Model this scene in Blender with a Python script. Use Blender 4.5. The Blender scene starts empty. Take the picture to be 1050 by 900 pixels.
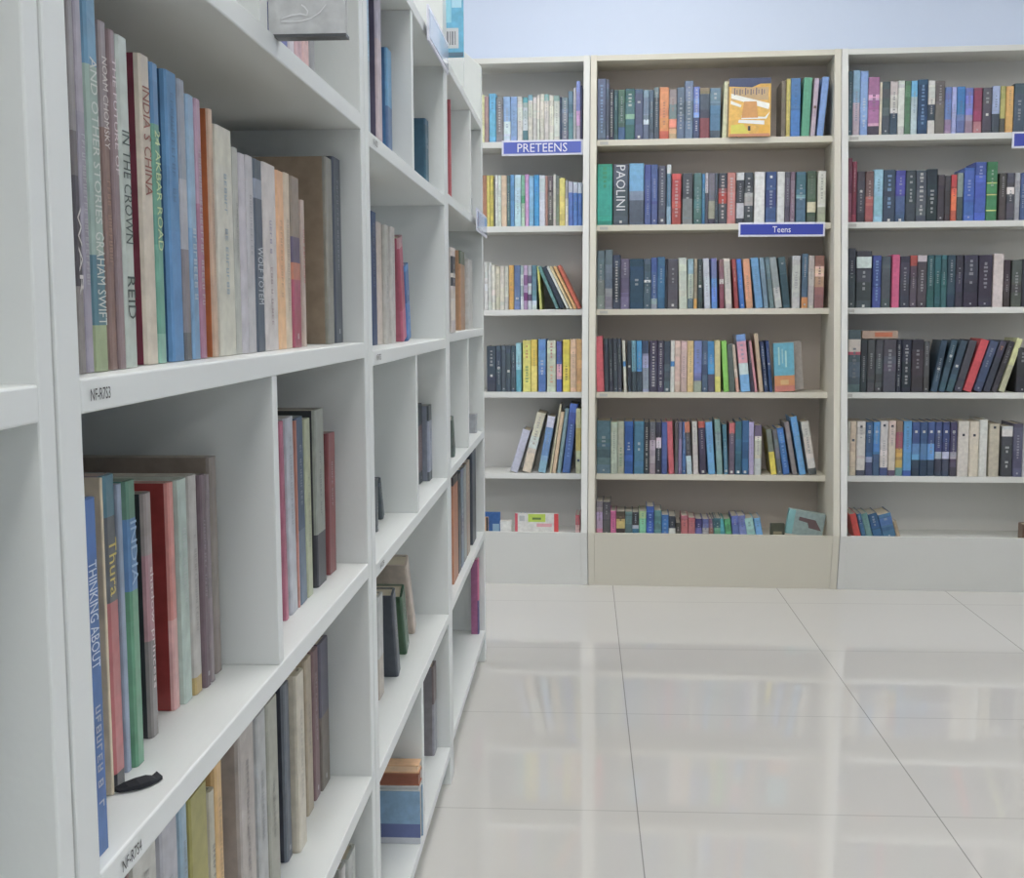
import bpy, bmesh, math, random
from mathutils import Matrix, Vector
sc = bpy.context.scene
COL = sc.collection
# ------------------------------------------------------------------ camera
cam_data = bpy.data.cameras.new('camera')
cam = bpy.data.objects.new('camera', cam_data); COL.objects.link(cam)
cam_data.sensor_width = 36.0; cam_data.sensor_fit = 'HORIZONTAL'
cam_data.lens = 36.0 * 1234.35 / 1050.0
cam_data.clip_start = 0.02
_r = Vector((0.99826596, 0.05866277, -0.00487411)); _u = Vector((-0.00118003, 0.10272794, 0.99470879)); _f = Vector((-0.05885308, 0.99297817, -0.10261903))
m = Matrix.Identity(4)
for i in range(3):
    m[i][0] = _r[i]; m[i][1] = _u[i]; m[i][2] = -_f[i]
m[0][3] = 0.2814; m[1][3] = 0.0; m[2][3] = 1.0
cam.matrix_world = m
sc.camera = cam
# ------------------------------------------------------------------ exposure, world
sc.view_settings.view_transform = 'Standard'
sc.view_settings.look = 'None'
sc.view_settings.exposure = 0.0
sc.view_settings.gamma = 1.0
sc.view_settings.use_curve_mapping = False
LAMP = 16.3            # strength of the ceiling panels
LAMP_COL = (1.0, 0.982, 0.970)
GAIN = 1.15            # photo colour -> paint colour
w = bpy.data.worlds.new('world'); sc.world = w; w.use_nodes = True
w.node_tree.nodes['Background'].inputs[0].default_value = (0.8, 0.88, 1.0, 1)
w.node_tree.nodes['Background'].inputs[1].default_value = 0.3

# ------------------------------------------------------------------ materials
def lin(h, g=1.0):
    o = []
    for i in (0, 2, 4):
        c = int(h[i:i+2], 16) / 255
        c = c / 12.92 if c <= .04045 else ((c + .055) / 1.055) ** 2.4
        o.append(min(.95, c * g))
    return o
def blin(h):
    c = lin(h, GAIN); l = .3 * c[0] + .6 * c[1] + .1 * c[2]
    return [v * .84 + l * .16 + .006 for v in c]  # greyed slightly; the small lift puts haze into the book colours
def base_mat(name):
    mt = bpy.data.materials.new(name); mt.use_nodes = True
    return mt, mt.node_tree.nodes, mt.node_tree.links, mt.node_tree.nodes['Principled BSDF']
def plain(name, hexc, rough=.5, spec=.5, noise=.06, scale=12., bump=.0, bscale=60., g=1.0, coat=0., stretch=None):
    mt, N, L, P = base_mat(name)
    c = lin(hexc, g)
    tc = N.new('ShaderNodeTexCoord'); mp = N.new('ShaderNodeMapping')
    L.new(tc.outputs['Object'], mp.inputs[0])
    if stretch: mp.inputs['Scale'].default_value = stretch
    nz = N.new('ShaderNodeTexNoise'); nz.inputs['Scale'].default_value = scale; nz.inputs['Detail'].default_value = 4
    L.new(mp.outputs[0], nz.inputs['Vector'])
    mx = N.new('ShaderNodeMix'); mx.data_type = 'RGBA'
    mx.inputs[6].default_value = (*[v * (1 - noise) for v in c], 1)
    mx.inputs[7].default_value = (*[min(1, v * (1 + noise)) for v in c], 1)
    L.new(nz.outputs[0], mx.inputs[0]); L.new(mx.outputs[2], P.inputs['Base Color'])
    P.inputs['Roughness'].default_value = rough
    P.inputs['Specular IOR Level'].default_value = spec
    P.inputs['Coat Weight'].default_value = coat
    if bump:
        n2 = N.new('ShaderNodeTexNoise'); n2.inputs['Scale'].default_value = bscale; n2.inputs['Detail'].default_value = 3
        L.new(mp.outputs[0], n2.inputs['Vector'])
        b = N.new('ShaderNodeBump'); b.inputs['Strength'].default_value = bump; b.inputs['Distance'].default_value = .002
        L.new(n2.outputs[0], b.inputs['Height']); L.new(b.outputs[0], P.inputs['Normal'])
    return mt
M = {}
M['run_paint'] = plain('white_brushed_paint', 'e2e6e4', .42, .5, .03, 7, .35, 35, stretch=(1, .25, 1))
M['back_white'] = plain('white_laminate', 'e4e5e0', .45, .4, .02, 6, .05, 40)
M['back_cream'] = plain('cream_laminate', 'dedacb', .45, .4, .02, 6, .05, 40)
M['inner_white'] = plain('white_backboard', 'dad9d4', .6, .3, .03, 4)
M['inner_cream'] = plain('cream_backboard', 'd6ccc2', .6, .3, .03, 4)
M['wall_paint'] = plain('pale_blue_wall_paint', 'dae6f9', .7, .3, .015, 2)
M['ceiling_paint'] = plain('white_ceiling', 'e8e8e4', .8, .2, .015, 2)
M['paper'] = plain('page_paper', 'cfc6b2', .8, .2, .12, 90, stretch=(1, .2, .2))
M['sign_white'] = plain('sign_white_edge', 'e6e8f4', .35, .5, .01)
M['sign_blue'] = plain('sign_blue_face', '4450b0', .25, .5, .02, coat=.3)
M['sign_preteens'] = plain('sign_violet_blue_face', '6876c8', .2, .5, .02, coat=.5)
M['sign_pale'] = plain('sign_pale_face', 'c4d0e4', .2, .5, .02, coat=.5)  # the glare on this sign is put into its pale colour
M['sign_back'] = plain('sign_light_blue_face', '7f98c8', .2, .5, .02, coat=.5)
M['ink'] = plain('black_ink', '3a3a3c', .6, .3, .02)
M['letter_white'] = plain('white_lettering', 'eceef4', .5, .3, .01)
M['label_paper'] = plain('label_paper', 'c4c4bf', .6, .3, .05)
M['dark_metal'] = plain('dark_bracket', '55585a', .4, .5, .05)
M['ribbon'] = plain('black_ribbon', '24262b', .6, .3, .05)
M['frame_metal'] = plain('lamp_frame', 'dcdcdc', .4, .5, .01)
def cover_mat(name, rough, coat, bump, mott=.11):
    mt, N, L, P = base_mat(name)
    at = N.new('ShaderNodeAttribute'); at.attribute_name = 'Col'
    tc = N.new('ShaderNodeTexCoord'); oi = N.new('ShaderNodeObjectInfo')
    ad = N.new('ShaderNodeVectorMath'); ad.operation = 'ADD'
    L.new(tc.outputs['Object'], ad.inputs[0]); L.new(oi.outputs['Random'], ad.inputs[1])
    nz = N.new('ShaderNodeTexNoise'); nz.inputs['Scale'].default_value = 70; nz.inputs['Detail'].default_value = 3
    L.new(ad.outputs[0], nz.inputs['Vector'])
    mr = N.new('ShaderNodeMapRange'); mr.inputs['From Min'].default_value = .3; mr.inputs['From Max'].default_value = .7
    mr.inputs['To Min'].default_value = 1 - mott; mr.inputs['To Max'].default_value = 1 + mott
    L.new(nz.outputs[0], mr.inputs['Value'])
    sm = N.new('ShaderNodeVectorMath'); sm.operation = 'SCALE'
    L.new(at.outputs['Color'], sm.inputs[0]); L.new(mr.outputs[0], sm.inputs['Scale'])
    L.new(sm.outputs[0], P.inputs['Base Color'])
    P.inputs['Roughness'].default_value = rough; P.inputs['Coat Weight'].default_value = coat; P.inputs['Coat Roughness'].default_value = .12
    if bump:
        n2 = N.new('ShaderNodeTexNoise'); n2.inputs['Scale'].default_value = 28; n2.inputs['Detail'].default_value = 2; n2.inputs['Distortion'].default_value = .6
        L.new(ad.outputs[0], n2.inputs['Vector'])
        b = N.new('ShaderNodeBump'); b.inputs['Strength'].default_value = bump; b.inputs['Distance'].default_value = .004
        L.new(n2.outputs[0], b.inputs['Height']); L.new(b.outputs[0], P.inputs['Normal'])
    return mt
M['cover'] = cover_mat('printed_book_cover', .42, .12, 0)
M['cover_wrap'] = cover_mat('plastic_wrapped_cover', .35, .5, .35, .12)
M['title'] = cover_mat('printed_title', .5, 0, 0, .05)
# floor tiles with thin joints
mt, N, L, P = base_mat('polished_floor_tile')
tc = N.new('ShaderNodeTexCoord'); sx = N.new('ShaderNodeSeparateXYZ'); L.new(tc.outputs['Object'], sx.inputs[0])
def mth(op, a, b=None, c=None):
    n = N.new('ShaderNodeMath'); n.operation = op
    for i, v in enumerate((a, b, c)):
        if v is None: continue
        if isinstance(v, (int, float)): n.inputs[i].default_value = v
        else: L.new(v, n.inputs[i])
    return n.outputs[0]
def joint(sock, off, width):
    f = mth('FRACT', mth('DIVIDE', mth('SUBTRACT', sock, off - 60 * .5978), .5978))
    d = mth('MINIMUM', f, mth('SUBTRACT', 1.0, f))
    return mth('LESS_THAN', d, width / .5978 / 2)
jx = joint(sx.outputs[0], .3923, .0026); jy = joint(sx.outputs[1], 2.3559, .0040)
jj = mth('MAXIMUM', mth('MULTIPLY', jx, .8), mth('MULTIPLY', jy, .35))
nz = N.new('ShaderNodeTexNoise'); nz.inputs['Scale'].default_value = 1.4; nz.inputs['Detail'].default_value = 5
L.new(tc.outputs['Object'], nz.inputs['Vector'])
mx = N.new('ShaderNodeMix'); mx.data_type = 'RGBA'; L.new(nz.outputs[0], mx.inputs[0])
mx.inputs[6].default_value = (*lin('cfcdc8'), 1); mx.inputs[7].default_value = (*lin('d9d7d2'), 1)
m2 = N.new('ShaderNodeMix'); m2.data_type = 'RGBA'; L.new(jj, m2.inputs[0]); L.new(mx.outputs[2], m2.inputs[6]); m2.inputs[7].default_value = (*lin('8c8b86'), 1)
L.new(m2.outputs[2], P.inputs['Base Color'])
P.inputs['Roughness'].default_value = .035; P.inputs['Specular IOR Level'].default_value = .8
M['floor'] = mt
# lamp diffuser
mt, N, L, P = base_mat('lamp_diffuser')
P.inputs['Emission Color'].default_value = (*LAMP_COL, 1); P.inputs['Emission Strength'].default_value = LAMP
P.inputs['Base Color'].default_value = (.9, .9, .9, 1)
M['lamp'] = mt

# ------------------------------------------------------------------ mesh helpers
class MB:
    def __init__(s): s.v = []; s.f = []; s.c = []; s.m = []
    def face(s, pts, col=None, mi=0):
        n = len(s.v); s.v.extend(pts); s.f.append(list(range(n, n + len(pts)))); s.c.append(col); s.m.append(mi)
    def box(s, a, b, col=None, mi=0):
        x0, y0, z0 = a; x1, y1, z1 = b
        n = len(s.v)
        s.v += [(x0, y0, z0), (x1, y0, z0), (x1, y1, z0), (x0, y1, z0), (x0, y0, z1), (x1, y0, z1), (x1, y1, z1), (x0, y1, z1)]
        for q in ((0, 3, 2, 1), (4, 5, 6, 7), (0, 1, 5, 4), (1, 2, 6, 5), (2, 3, 7, 6), (3, 0, 4, 7)):
            s.f.append([n + i for i in q]); s.c.append(col); s.m.append(mi)
    def prism_x(s, prof, x0, x1, col=None, mi=0):      # profile of (y, z) swept along x
        n = len(s.v); k = len(prof)
        s.v += [(x0, y, z) for y, z in prof] + [(x1, y, z) for y, z in prof]
        s.f.append([n + i for i in range(k)][::-1]); s.f.append([n + k + i for i in range(k)])
        for i in range(k): s.f.append([n + i, n + (i + 1) % k, n + k + (i + 1) % k, n + k + i])
        s.c += [col] * (k + 2); s.m += [mi] * (k + 2)
    def prism_y(s, prof, y0, y1, col=None, mi=0):      # profile of (x, z) swept along y
        n = len(s.v); k = len(prof)
        s.v += [(x, y0, z) for x, z in prof] + [(x, y1, z) for x, z in prof]
        s.f.append([n + i for i in range(k)]); s.f.append([n + k + i for i in range(k)][::-1])
        for i in range(k): s.f.append([n + i, n + k + i, n + k + (i + 1) % k, n + (i + 1) % k])
        s.c += [col] * (k + 2); s.m += [mi] * (k + 2)
    def mesh(s, name, mats):
        me = bpy.data.meshes.new(name)
        me.from_pydata(s.v, [], s.f)
        for q in mats: me.materials.append(q)
        for p, mi in zip(me.polygons, s.m): p.material_index = mi
        if any(c is not None for c in s.c):
            ca = me.color_attributes.new('Col', 'FLOAT_COLOR', 'CORNER')
            buf = []
            for p in me.polygons:
                c = s.c[p.index] or (.6, .6, .6)
                buf += [c[0], c[1], c[2], 1.0] * p.loop_total
            ca.data.foreach_set('color', buf)
        bm = bmesh.new(); bm.from_mesh(me); bmesh.ops.recalc_face_normals(bm, faces=bm.faces); bm.to_mesh(me); bm.free()
        return me
    def build(s, name, mats, parent=None, bevel=0):
        if not isinstance(mats, (list, tuple)): mats = [mats]
        o = bpy.data.objects.new(name, s.mesh(name, mats)); COL.objects.link(o)
        if parent is not None: o.parent = parent
        if bevel:
            bv = o.modifiers.new('bevel', 'BEVEL'); bv.width = bevel; bv.segments = 2; bv.limit_method = 'ANGLE'
        return o
def tag(o, label=None, cat=None, group=None, kind=None):
    if label: o['label'] = label
    if cat: o['category'] = cat
    if group: o['group'] = group
    if kind: o['kind'] = kind
    return o
def thing(name, label, cat, loc=(0, 0, 0), rz=0, group=None):
    o = bpy.data.objects.new(name, None); COL.objects.link(o); o.empty_display_size = .05
    o.location = loc; o.rotation_euler = (0, 0, rz)
    return tag(o, label, cat, group)
def text_mesh(body, mat, length, height, spine=True, depth=.0002):
    """flat lettering; spine=True reads downwards, centred on local x=0, starting at z=0, facing -Y"""
    cu = bpy.data.curves.new('t', 'FONT'); cu.body = body; cu.size = 1; cu.resolution_u = 2
    to = bpy.data.objects.new('t', cu); COL.objects.link(to)
    dg = bpy.context.evaluated_depsgraph_get(); dg.update()
    me = bpy.data.meshes.new_from_object(to.evaluated_get(dg)); bpy.data.objects.remove(to); bpy.data.curves.remove(cu)
    xs = [v.co.x for v in me.vertices]; ys = [v.co.y for v in me.vertices]
    a, b, c, d = min(xs), max(xs), min(ys), max(ys)
    for v in me.vertices:
        tx = (v.co.x - a) / (b - a) * length; ty = (v.co.y - (c + d) / 2) / (d - c) * height
        v.co = (ty, 0, -tx) if spine else (tx - length / 2, 0, ty)
    me.materials.clear(); me.materials.append(mat)
    return me
# ------------------------------------------------------------------ room shell
PHI = -0.04; CP, SP = math.cos(PHI), math.sin(PHI); DB = 4.4152
def back(a, off, z=0):      # a along the back row, off towards the viewer
    return (a * CP + off * SP, DB + a * SP - off * CP, z)
def structure(name, mb, mat, bevel=0):
    o = mb.build(name, mat, None, bevel); o['kind'] = 'structure'; return o
b = MB(); b.box((-3.5, -5, -.1), (5.5, 5.3, 0)); structure('floor', b, M['floor'])
b = MB(); b.box((-3.5, -5, 2.9), (5.5, 5.3, 3.0)); structure('ceiling', b, M['ceiling_paint'])
b = MB(); b.box((-3.6, 0, 0), (5.6, .1, 2.9)); o = structure('wall_back', b, M['wall_paint']); o.location = back(0, -.352); o.rotation_euler = (0, 0, PHI)
b = MB(); b.box((-3.6, -5, 0), (-3.5, 5.2, 2.9)); structure('wall_left', b, M['wall_paint'])
b = MB(); b.box((5.5, -5, 0), (5.6, 5.0, 2.9)); structure('wall_right', b, M['wall_paint'])
b = MB(); b.box((-3.5, -5.1, 0), (5.5, -5, 2.9)); structure('wall_front', b, M['wall_paint'])
PLACE = {0: 'behind the shelving run', 1: 'over the aisle', 2: 'over the right side'}
for j, ly in enumerate((-2.3, -.3, 1.8, 3.6)):
    for i, lx in enumerate((-2.4, .42, 3.3)):
        t = thing('ceiling_light', 'square ceiling light, %s, %s row from the back wall' % (PLACE[i], ('fourth', 'third', 'second', 'first')[j]), 'ceiling light', (lx, ly, 2.9), 0, 'ceiling light panels')
        b = MB()
        for q in (((-.32, -.32, -.03), (.32, -.29, 0)), ((-.32, .29, -.03), (.32, .32, 0)), ((-.32, -.29, -.03), (-.29, .29, 0)), ((.29, -.29, -.03), (.32, .29, 0))): b.box(*q)
        b.build('frame', M['frame_metal'], t)
        b = MB(); b.box((-.29, -.29, -.02), (.29, .29, -.005)); b.build('diffuser', M['lamp'], t)
# ------------------------------------------------------------------ left run of shelving units (front plane x = 0)
L1, PITCH, TB = .9654, .2896, .0200
DZ = {'A': 0, 'B': 0, 'C': -.0131, 'D': -.0027}
def lev(j, u):
    return (1.531 if j == -1 else L1 - PITCH * (j - 1)) + DZ[u]
DEPTH = .225
def shelving_unit(u, y0, y1, label, dividers, tl, tr):
    t = thing('shelving_unit', label, 'shelving unit', (0, y0, 0), 0, 'white shelving units in the left run')
    W = y1 - y0
    for a, c in ((0, tl), (W - tr, W)) if False else ((0, tl), (W - tr, W)):
        b = MB(); b.prism_y([(0, 0), (0, 1.68), (-.045, 1.72), (-DEPTH, 1.72), (-DEPTH, 0)], a, c)
        b.build('side_panel', M['run_paint'], t, .0015)
    b = MB(); b.box((-DEPTH - .006, 0, .03), (-DEPTH, W, 1.715)); b.build('back_panel', M['run_paint'], t)
    shelves = {}
    for j in (4, 3, 2, 1, 0, -1):
        z = lev(j, u)
        b = MB(); b.box((-DEPTH, tl, z - TB), (0, W - tr, z)); shelves[j] = b.build('shelf', M['run_paint'], t, .0015)
    b = MB(); b.box((-.05, tl, 0), (-.035, W - tr, lev(4, u) - TB)); b.build('toe_board', M['run_paint'], t)
    for j, ya, yb in dividers:
        z0 = lev(j, u); z1 = lev(j - 1, u) - TB if j > -1 else 1.715
        b = MB(); b.box((-DEPTH, ya - y0, z0), (-.001, yb - y0, z1)); b.build('divider', M['run_paint'], t, .001)
    return t, shelves
uA, sA = shelving_unit('A', -.310, .626, 'white painted shelving unit cropped by the left edge of the photo, nearest the viewer', [], .028, .019)
uB, sB = shelving_unit('B', .630, 1.569, 'near white painted shelving unit with the fullest shelves and printed shelf codes', [(0, 1.070, 1.097), (2, 1.081, 1.098)], .030, .024)
uC, sC = shelving_unit('C', 1.573, 2.503, 'middle white painted shelving unit with half-empty shelves, between the near and far units', [(0, 2.020, 2.040), (2, 2.027, 2.045), (4, 2.045, 2.070)], .030, .030)
uD, sD = shelving_unit('D', 2.508, 3.420, 'far white painted shelving unit at the end of the left run by the open floor', [(-1, 2.903, 2.925), (0, 3.060, 3.085), (2, 2.952, 2.972)], .030, .030)
def shelf_label(shelf, y0, ya, yb, z, hh, body):
    b = MB(); b.box((0, ya - y0 - .004, z - hh * .9), (.0005, yb - y0 + .004, z + hh * .9)); p = b.build('shelf_label', M['run_paint'], shelf)
    me = text_mesh(body, M['ink'], yb - ya, hh, False)
    for v in me.vertices:
        x, y, zz = v.co; v.co = (.0008, x + (ya + yb) / 2 - y0, zz + z)
    p2 = bpy.data.objects.new('shelf_code', me); COL.objects.link(p2); p2.parent = shelf
    bpy.data.objects.remove(p)
    return p2
shelf_label(sB[1], .630, .671, .700, .9555, .0070, 'NF-R7S3')
shelf_label(sB[2], .630, .690, .722, .6655, .0075, 'NF-R7S4')
shelf_label(sC[1], 1.573, 1.63, 1.665, .943, .008, 'NF-R7S3')
shelf_label(sC[0], 1.573, 1.63, 1.665, 1.232, .008, 'NF-R7S2')
shelf_label(sC[2], 1.573, 1.63, 1.665, .653, .008, 'NF-R7S4')
# ------------------------------------------------------------------ back row of bookcases
ZS = {1: 1.6409, 2: 1.3300, 3: 1.0191, 4: .7082, 5: .3973, 6: .1650}
CW = .902; FR = -.15; BK = -.335
def bookcase(a0, name_label, paint, inner, sx0):
    t = thing('bookcase', name_label, 'bookcase', back(a0, 0), PHI, 'bookcases along the back wall')
    # local frame: x along the row, y away from the viewer ; off -> y = -off
    th = .0235
    for xa, xb in ((0, th), (CW - th, CW)):
        b = MB(); b.prism_x([(0, 0), (-.05, .205), (-FR, 1.925), (-FR, 1.947), (-BK, 1.947), (-BK, 0)], xa, xb)
        b.build('side_panel', paint, t, .001)
    b = MB(); b.box((th, -FR - .002, 1.925), (CW - th, -BK, 1.945)); b.build('top_board', paint, t, .001)
    b = MB(); b.box((th, -BK, .0), (CW - th, -BK + .006, 1.93)); b.build('back_panel', inner, t)
    sh = {}
    for r in (1, 2, 3, 4, 5):
        b = MB(); b.box((th, -FR, ZS[r] - .022), (CW - th, -BK, ZS[r])); sh[r] = b.build('shelf', paint, t, .001)
    b = MB(); b.box((th, -.030, .145), (CW - th, -BK, .165)); sh[6] = b.build('shelf', paint, t, .001)
    b = MB(); b.prism_x([(.003, 0), (-.0465, .204), (-.0325, .204), (.017, 0)], th + .0005, CW - th - .0005); b.build('base_panel', paint, t)
    for r in (1, 2, 3, 4):
        b = MB(); b.box((th + .012, -FR - .0008, ZS[r] - .017), (th + .042, -FR, ZS[r] - .006)); lb = b.build('shelf_label', M['label_paper'], sh[r])
    return t
bc1 = bookcase(-.602, 'white preteens bookcase against the back wall, its left part hidden behind the shelving run', M['back_white'], M['inner_white'], 0)
bc2 = bookcase(.302, 'cream teens bookcase in the middle of the back wall', M['back_cream'], M['inner_cream'], 0)
bc3 = bookcase(1.206, 'white right-hand bookcase on the back wall, cropped by the photo edge', M['back_white'], M['inner_white'], 0)
b = MB(); b.box((.80, -FR - .0006, 1.930), (.845, -FR, 1.941)); b.build('tape', M['label_paper'], bc2)
# ------------------------------------------------------------------ signs
def sign(label, loc, rz, wid, hei, face, body, blen=0, bh=0, tilt=0):
    t = thing('shelf_sign', label, 'sign', loc, rz, 'blue signs clipped on shelf edges'); t.rotation_euler = (0, tilt, rz)
    e = .007
    b = MB(); b.box((0, -.004, 0), (wid, 0, hei)); b.build('backing_board', M['sign_white'], t, .0008)
    b = MB(); b.box((e, -.0046, e), (wid - e, -.0041, hei - e)); b.build('sign_face', face, t)
    b = MB(); b.box((wid * .2, 0, hei * .5), (wid * .25, .004, hei * .9)); b.box((wid * .75, 0, hei * .5), (wid * .8, .004, hei * .9)); b.build('clip', M['sign_white'], t)
    if body:
        me = text_mesh(body, M['letter_white'], blen, bh, False)
        o = bpy.data.objects.new('lettering', me); COL.objects.link(o); o.parent = t; o.location = (wid / 2, -.0050, hei / 2)
    return t
sign('violet-blue sign reading PRETEENS on the top shelf edge of the preteens bookcase', back(-.027, FR + .006, 1.588), PHI, .302, .056, M['sign_preteens'], 'PRETEENS', .185, .032, 0)
sign('blue sign reading Teens on the second shelf edge of the teens bookcase', back(.846, FR + .006, 1.281), PHI, .312, .052, M['sign_blue'], 'Teens', .065, .022, .006)
sign('dark blue sign cut by the photo edge, top shelf edge of the right-hand bookcase', back(1.806, FR + .006, 1.583), PHI, .312, .058, M['sign_blue'], None)
sign('pale glaring sign on the top board edge of the middle white unit', (.0058, 2.17, 1.482), math.pi / 2, .31, .062, M['sign_pale'], None)
sign('small light blue sign on the top visible shelf edge of the far white unit', (.0100, 3.075, 1.212), math.pi / 2, .31, .058, M['sign_back'], None)
# ------------------------------------------------------------------ books
rnd = random.Random(7)
def mix(a, b, t): return [a[i] * (1 - t) + b[i] * t for i in range(3)]
def lum(c): return .3 * c[0] + .6 * c[1] + .1 * c[2]
def parse_bands(s):
    out = []; prev = 0
    for t in s.split('|'):
        f, c = t.split(':'); f = float(f); out.append((prev, f, blin(c))); prev = f
    return out
def cover_geo(b, w, h, d, bands, covb, T=None, vary=0.0):
    if lum(bands[0][2]) > .3: vary *= .45
    art_cuts = sorted(rnd.random() for _ in range(5)) if vary else []
    t = min(.0022, w * .16); r = min(w * .22, .004)
    out = [(0, d), (0, r), (r * .3, r * .3), (r, 0), (w - r, 0), (w - r * .3, r * .3), (w, r), (w, d)]
    inn = [(w - t, d), (w - t, t + r * .5), (t, t + r * .5), (t, d)]
    ring = out + inn; k = len(ring)
    def P(x, y, z):
        return T @ Vector((x, y, z)) if T is not None else (x, y, z)
    cuts = sorted(set([0.0, 1.0] + [q[1] for q in bands] + [q[1] for q in covb] + art_cuts))
    jit = {}
    def pick(bs, f):
        for a, c, col in bs:
            if f <= c + 1e-6: return col
        return bs[-1][2]
    for i in range(len(cuts) - 1):
        f0, f1 = cuts[i], cuts[i + 1]; fm = (f0 + f1) / 2
        z1, z0 = h * (1 - f0), h * (1 - f1)
        sp = pick(bands, fm); cv = pick(covb, fm)
        if vary:
            k1 = 1 + vary * (rnd.random() * 2 - 1); k2 = [1 + vary * .35 * (rnd.random() * 2 - 1) for _ in range(3)]
            sp = [min(.9, sp[q] * k1 * k2[q]) for q in range(3)]
        for j in range(k):
            x0, y0 = ring[j]; x1, y1 = ring[(j + 1) % k]
            col = sp if 1 <= j <= 5 else cv if j in (0, 6) else mix(cv, (.7, .68, .62), .5)
            b.face([P(x0, y0, z0), P(x1, y1, z0), P(x1, y1, z1), P(x0, y0, z1)], col)
    for z, bs in ((0, bands[-1][2]), (h, bands[0][2])):
        # caps of the U: two boards and the spine
        b.face([P(0, d, z), P(0, r, z), P(t, t + r * .5, z), P(t, d, z)], bs)
        b.face([P(w, d, z), P(w, r, z), P(w - t, t + r * .5, z), P(w - t, d, z)], bs)
        b.face([P(0, r, z), P(r * .3, r * .3, z), P(r, 0, z), P(w - r, 0, z), P(w - r * .3, r * .3, z), P(w, r, z), P(w - t, t + r * .5, z), P(t, t + r * .5, z)], bs)
    return t, r
def page_geo(b, w, h, d, t, r, T=None, col=None):
    n0 = len(b.v)
    b.box((t * 1.02, t + r * .5 + .0004, .0025), (w - t * 1.02, d - .003, h - .003), col)
    if T is not None:
        for i in range(n0, len(b.v)): b.v[i] = tuple(T @ Vector(b.v[i]))
def strip(b, x0, x1, z0, z1, col, y=-.0003, T=None):
    p = [(x0, y, z0), (x1, y, z0), (x1, y, z1), (x0, y, z1)]
    if T is not None: p = [tuple(T @ Vector(q)) for q in p]
    b.face(p, col)
def glyphs(b, w, h, f0, f1, col, fine, T=None, wf=.5):
    s = min(w * wf, .0075 if fine else .016); z = h * (1 - f0); zend = h * (1 - f1); adv = s * (.8 if fine else 1.0)
    cx = w / 2
    while z - adv > zend:
        if rnd.random() < .16: z -= adv * .6; continue
        g = adv * .72; kk = rnd.random()
        if fine:
            st = g * .26
            strip(b, cx - s / 2, cx + s / 2, z - st, z, col, T=T)
            if kk < .75: strip(b, cx + s / 2 - st * 1.2, cx + s / 2, z - g, z - st, col, T=T)
            if kk > .3: strip(b, cx - s / 2, cx - s / 2 + st * 1.2, z - g, z - st, col, T=T)
            if .15 < kk < .9: strip(b, cx - st * .6, cx + st * .6, z - g * .85, z - st, col, T=T)
            if kk > .55: strip(b, cx - s / 2, cx + s / 2, z - g, z - g + st, col, T=T)
        else:
            a = s * (.5 + .5 * rnd.random()); g = adv * (.45 + .3 * rnd.random())
            strip(b, cx - a / 2, cx + a / 2, z - g, z, col, T=T)
        z -= adv
PALM = dict(K='343a43', N='3b4a63', D='4a525c', S='5d6b7d', G='8a9094', L='b7bab9', W='ccccc6', C='cbc5b2', Y='d6c95e', O='d08552', R='b64a4c', V='736a9c', b='86acd4', E='3f8a5c', U='6b5446')
def mcol(k): return blin(PALM.get(k, k))
def add_marks(b, w, h, bands, marks, fine, T=None, b2=None):
    """returns list of real titles"""
    texts = []
    avg = [sum(c[i] * (q - p) for p, q, c in bands) for i in range(3)]
    done = False
    for mk in marks:
        if mk == 'n': done = True
        elif mk.startswith('tx='):
            texts.append(mk[3:]); done = True
        elif mk[0] == 't':
            k, rg = mk[1:].split('@'); f0, f1 = map(float, rg.split('-'))
            glyphs(b, w, h, f0, f1, mix(avg, mcol(k), .6), fine, T, .36 if not fine else .4); done = True
        elif mk[0] == 'd':
            k, f = mk[1:].split('@'); f = float(f); s = min(w * .26, .0045)
            strip(b2 or b, w / 2 - s, w / 2 + s, h * (1 - f) - s, h * (1 - f) + s, mcol(k), T=T)
    if not done and w > .009:
        dark = lum(avg) < .22
        col = mix(avg, (.75, .77, .78), .3) if dark else mix(avg, (.10, .11, .14), .35)
        if rnd.random() < .8:
            a = .06 + .3 * rnd.random(); glyphs(b, w, h, a, a + .25 + .3 * rnd.random(), col, fine, T, .26 if fine else .3)
        if dark and not any(q[0] == 'd' for q in marks) and rnd.random() < .5:
            s = min(w * .14, .003); strip(b2 or b, w / 2 - s, w / 2 + s, h * .05, h * .05 + 2 * s, mix(avg, (.75, .77, .78), .5), T=T)
    return texts
def make_book(loc, rz, w, h, d, ang, bands, covb, marks, wrap, fine, label, group):
    vy = .05 if fine else (.07 if 'n' in marks else .24)
    b = MB(); t, r = cover_geo(b, w, h, d, bands, covb, None, vy)
    o = b.build('book', M['cover_wrap' if wrap else 'cover'])
    o.location = loc; o.rotation_euler = (0, ang, rz)
    tag(o, label, 'book', group)
    b = MB(); page_geo(b, w, h, d, t, r); b.build('page_block', M['paper'], o)
    ts = [q for q in marks if q[0] == 't' and not q.startswith('tx=')]
    for q in ts[1:]:
        b = MB(); add_marks(b, w, h, bands, [q], fine); b.build('author_name', M['title'], o)
    b = MB(); b2 = MB(); tx = add_marks(b, w, h, bands, [q for q in marks if q not in ts[1:]], fine, None, b2)
    if b2.f: b2.build('publisher_mark', M['title'], o)
    if b.f: b.build('spine_title', M['title'], o)
    for s in tx:
        body, c, rg = s.split(':'); f0, f1 = map(float, rg.split('-'))
        k = 'ink_' + c
        if k not in M: M[k] = plain('title_ink_' + c, c, .5, .3, .03, g=GAIN)
        me = text_mesh(body, M[k], h * (f1 - f0), w * (.62 if len(body) < 14 else .5))
        q = bpy.data.objects.new('spine_title', me); COL.objects.link(q); q.parent = o; q.location = (w / 2, -.0005, h * (1 - f0))
    return o
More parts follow.
